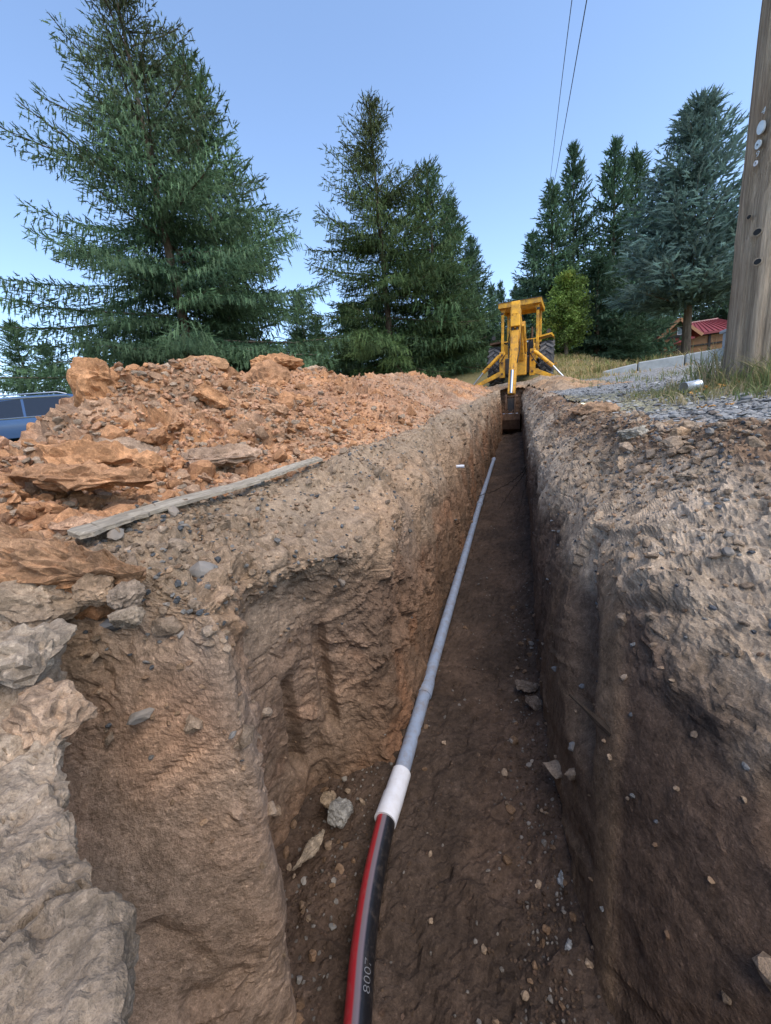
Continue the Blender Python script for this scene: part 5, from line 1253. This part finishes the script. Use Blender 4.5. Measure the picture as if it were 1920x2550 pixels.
def tree(name, label, data, x, y, scale=1.0, rot=0.0, group=None, dz=0.0, sz=None):
    o = empty(name, (x, y, float(G(x, y)) - .05 + dz), (0, 0, rot)); o.scale = (scale, scale, scale if sz is None else sz)
    tag(o, label, 'tree', group)
    add('trunk', data[0], None, o); add('crown', data[1], None, o)
    return o
TG = 'conifers on the left of the trench'; TR = 'conifers on the right of the drive'; TF = 'far conifers closing the gap'
TPL = TPL_NEAR
D1 = conifer_data(1001, 15.0, 5.8, 230, ss=.285, hang=.38, e_lo=-8, e_hi=40, droop=.34, upturn=.22, colr=(.050, .10, .055), tip=(.12, .19, .10), topcol=(.075, .078, .038), irregular=.45, power=.72, lean=-.012, gap=.22, u0=.12)
tree('spruce_tree', 'tallest broad spruce on the left, its top cut by the frame', D1, -11.75, 13.0, 1.0, .6, TG)
D2 = conifer_data(1002, 12.0, 4.5, 225, ss=.29, hang=.38, e_lo=-8, e_hi=42, droop=.34, upturn=.22, colr=(.052, .10, .040), tip=(.13, .19, .07), topcol=(.085, .095, .04), irregular=.42, power=.72, gap=.18)
tree('spruce_tree', 'olive green spruce in the middle, tallest left of the machine', D2, -5.15, 18.0, .97, 2.0, TG, sz=.93)
D3 = conifer_data(1003, 10.0, 3.3, 185, ss=.36, hang=.4, e_lo=-12, e_hi=45, colr=(.048, .095, .045), tip=(.11, .175, .08), irregular=.22, power=.75)
tree('spruce_tree', 'slimmer spruce just right of the olive green middle spruce', D3, -3.1, 19.2, .92, 1.0, TG, sz=.86)
TPL = TPL_FAR
DA = conifer_data(1004, 14.0, 3.4, 190, ss=.56, hang=.35, e_lo=-15, e_hi=42, colr=(.048, .094, .054), tip=(.11, .18, .10), irregular=.25, power=.85)
DB = conifer_data(1005, 14.0, 3.8, 190, ss=.56, hang=.3, e_lo=-10, e_hi=48, colr=(.042, .086, .054), tip=(.095, .16, .095), irregular=.25, power=.9)
tree('spruce_tree', 'second spruce leader just behind the tallest left spruce', D3, -12.85, 17.0, 1.2, 4.0, TG, sz=1.48)
D5 = conifer_data(1006, 11.0, 3.7, 210, ss=.45, hang=0.04, e_lo=5, e_hi=42, droop=.14, upturn=.14, colr=(.09, .15, .13), tip=(.20, .285, .26), irregular=.18, power=.72, u0=.24, dens=1.0)
tree('blue_spruce', 'dense blue spruce standing in front of the red roofed house', D5, 6.9, 20.0, .97, .5, TR, sz=.82)
for k, (dd, x, y, s, rt, sz, lb) in enumerate([
    (DA, -2.9, 24, .72, .3, .64, 'dark spruce directly right of the slim left spruce'),
    (DB, -2.0, 27, .62, 1.3, .55, 'dark spruce nearest the machine in the left row'),
    (DB, -9.3, 25, .62, 2.1, .34, 'dark low spruce in the gap between the two large left spruces'),
    (DA, -12.0, 23, .62, 5.0, .38, 'low bushy spruce at the right foot of the tallest spruce'),
    (DA, -23.5, 15.5, .5, 3.1, .36, 'small spruce at the left margin behind the car'),
    (DB, -21.0, 16, .5, 4.1, .32, 'small spruce right behind the car roof'),
    (DA, -25.6, 15.5, .6, .2, .46, 'small dark spruce leftmost of all behind the car'),
    (DB, -18, 17, .55, .9, .30, 'low spruce filling in left of the tallest spruce foot')]):
    tree('spruce_tree', lb, dd, x, y, s, rt, TG, sz=sz)
for k, (dd, x, y, s, rt, sz, lb) in enumerate([
    (DA, 2.48, 27, .75, .7, .68, 'slim dark fir at the left end of the right hand group'),
    (DB, 3.93, 29, .72, 1.7, .87, 'tall dark pointed fir second from the left in the right group'),
    (DB, 6.07, 29, .85, 2.7, .88, 'broad dark fir left of the blue spruce'),
    (DA, 7.68, 31, .85, 3.7, .89, 'fir peeking out just left of the blue spruce top'),
    (DB, 1.74, 32, .75, 4.7, .62, 'low dark fir behind the machine roof on the right'),
    (DB, 4.6, 25.5, .70, 5.2, .40, 'low dark fir filling in behind the leafy green tree'),
    (DA, 5.6, 26.5, .6, 5.7, .38, 'low dark fir right of the leafy green tree'),
    (DB, 14.5, 37, 1.0, .4, .70, 'dark fir behind the house roof'),
    (DA, 10.8, 38, 1.0, 1.4, .80, 'tall fir behind the blue spruce')]):
    tree('fir_tree', lb, dd, x, y, s, rt, TR, sz=sz)
rf_ = np.random.RandomState(3)
for k, (x, y, s, sz, lb) in enumerate([(-1.96, 58, .8, .93, 'far fir leftmost in the gap above the machine'), (-.9, 60, .75, .96, 'far fir second from left in the gap above the machine'), (.95, 58, .8, .88, 'far fir with broad crown right above the machine roof'), (1.95, 60, .8, .95, 'far fir beside the right group above the machine'), (-4.0, 52, .9, .75, 'far fir half hidden by the left row'), (4.2, 52, .9, .75, 'far fir half hidden by the right group')]):
    tree('fir_tree', lb, (DA, DB)[k % 2], x, y, s, rf_.uniform(0, 6), TF, sz=sz)
for k in range(16):
    x = -34 + k * 4.4 + rf_.uniform(-1, 1)
    if abs(x) < 5: continue
    tree('fir_tree', 'dark fir in the wood far behind the nearer trees', (DA, DB)[k % 2], x, 44 + rf_.uniform(-4, 6), 1.0, rf_.uniform(0, 6), 'distant wood', sz=.62 + rf_.uniform(-.1, .08))
# leafy tree
def leafy(seed, H, Rd):
    rg = np.random.RandomState(seed); mb = MB(); mb.tube([(0, 0, 0), (.04, 0, H * .3), (0, .05, H * .6), (.02, 0, H * .9)], [.09, .07, .045, .015], 8)
    PO, CO = [], []
    for b in range(75):
        h = H * rg.uniform(.10, .97); u = h / H; L = Rd * (math.sin(math.pi * min(1, .12 + .88 * u) ** .8) ** .7 + .08) * rg.uniform(.35, 1.25); az = rg.uniform(0, 6.28); e = rg.uniform(.1, .7)
        tip = np.array([L * math.cos(az), L * math.sin(az), h + L * e * .5 - .1])
        mb.tube([(0, 0, h * .9), tuple(tip * .6 + np.array([0, 0, h * .9]) * .4), tuple(tip)], [.02, .012, .004], 4, False)
        n = 210; t = rg.beta(2.2, 1.3, n)[:, None]; p = np.array([0, 0, h * .9]) * (1 - t) + tip * t + rg.normal(0, .09 + .06 * (1 - u), (n, 3))
        PO.append(p); CO.append(np.tile(np.array((.15, .225, .05)) * rg.uniform(.55, 1.3) + (np.array((.07, .045, 0)) if rg.rand() < .15 else 0), (n, 1)) * rg.uniform(.7, 1.25, (n, 1)))
    P = np.concatenate(PO); C = np.concatenate(CO); n = len(P); s = rg.uniform(.035, .065, n); m = rot_mats(n, rg)
    q = np.array([(-1, 0, 0), (0, -.6, .12), (1, 0, 0), (0, .6, .12)])
    V = (np.einsum('nij,vj->nvi', m, q) * s[:, None, None] + P[:, None]).reshape(-1, 3); F = np.arange(n * 4).reshape(-1, 4)
    tm = bpy.data.meshes.new('trunk'); tm.from_pydata([tuple(v) for v in mb.v], [], mb.f); tm.materials.append(M['bark'])
    cm_ = mesh_np('crown', V, F, np.repeat(C, 4, 0)); cm_.materials.append(M['leaves']); return tm, cm_
tree('leafy_tree', 'bright green leafy young tree just right of the machine', leafy(77, 3.75, 1.05), 2.45, 20.5, 1.0, 0, None)
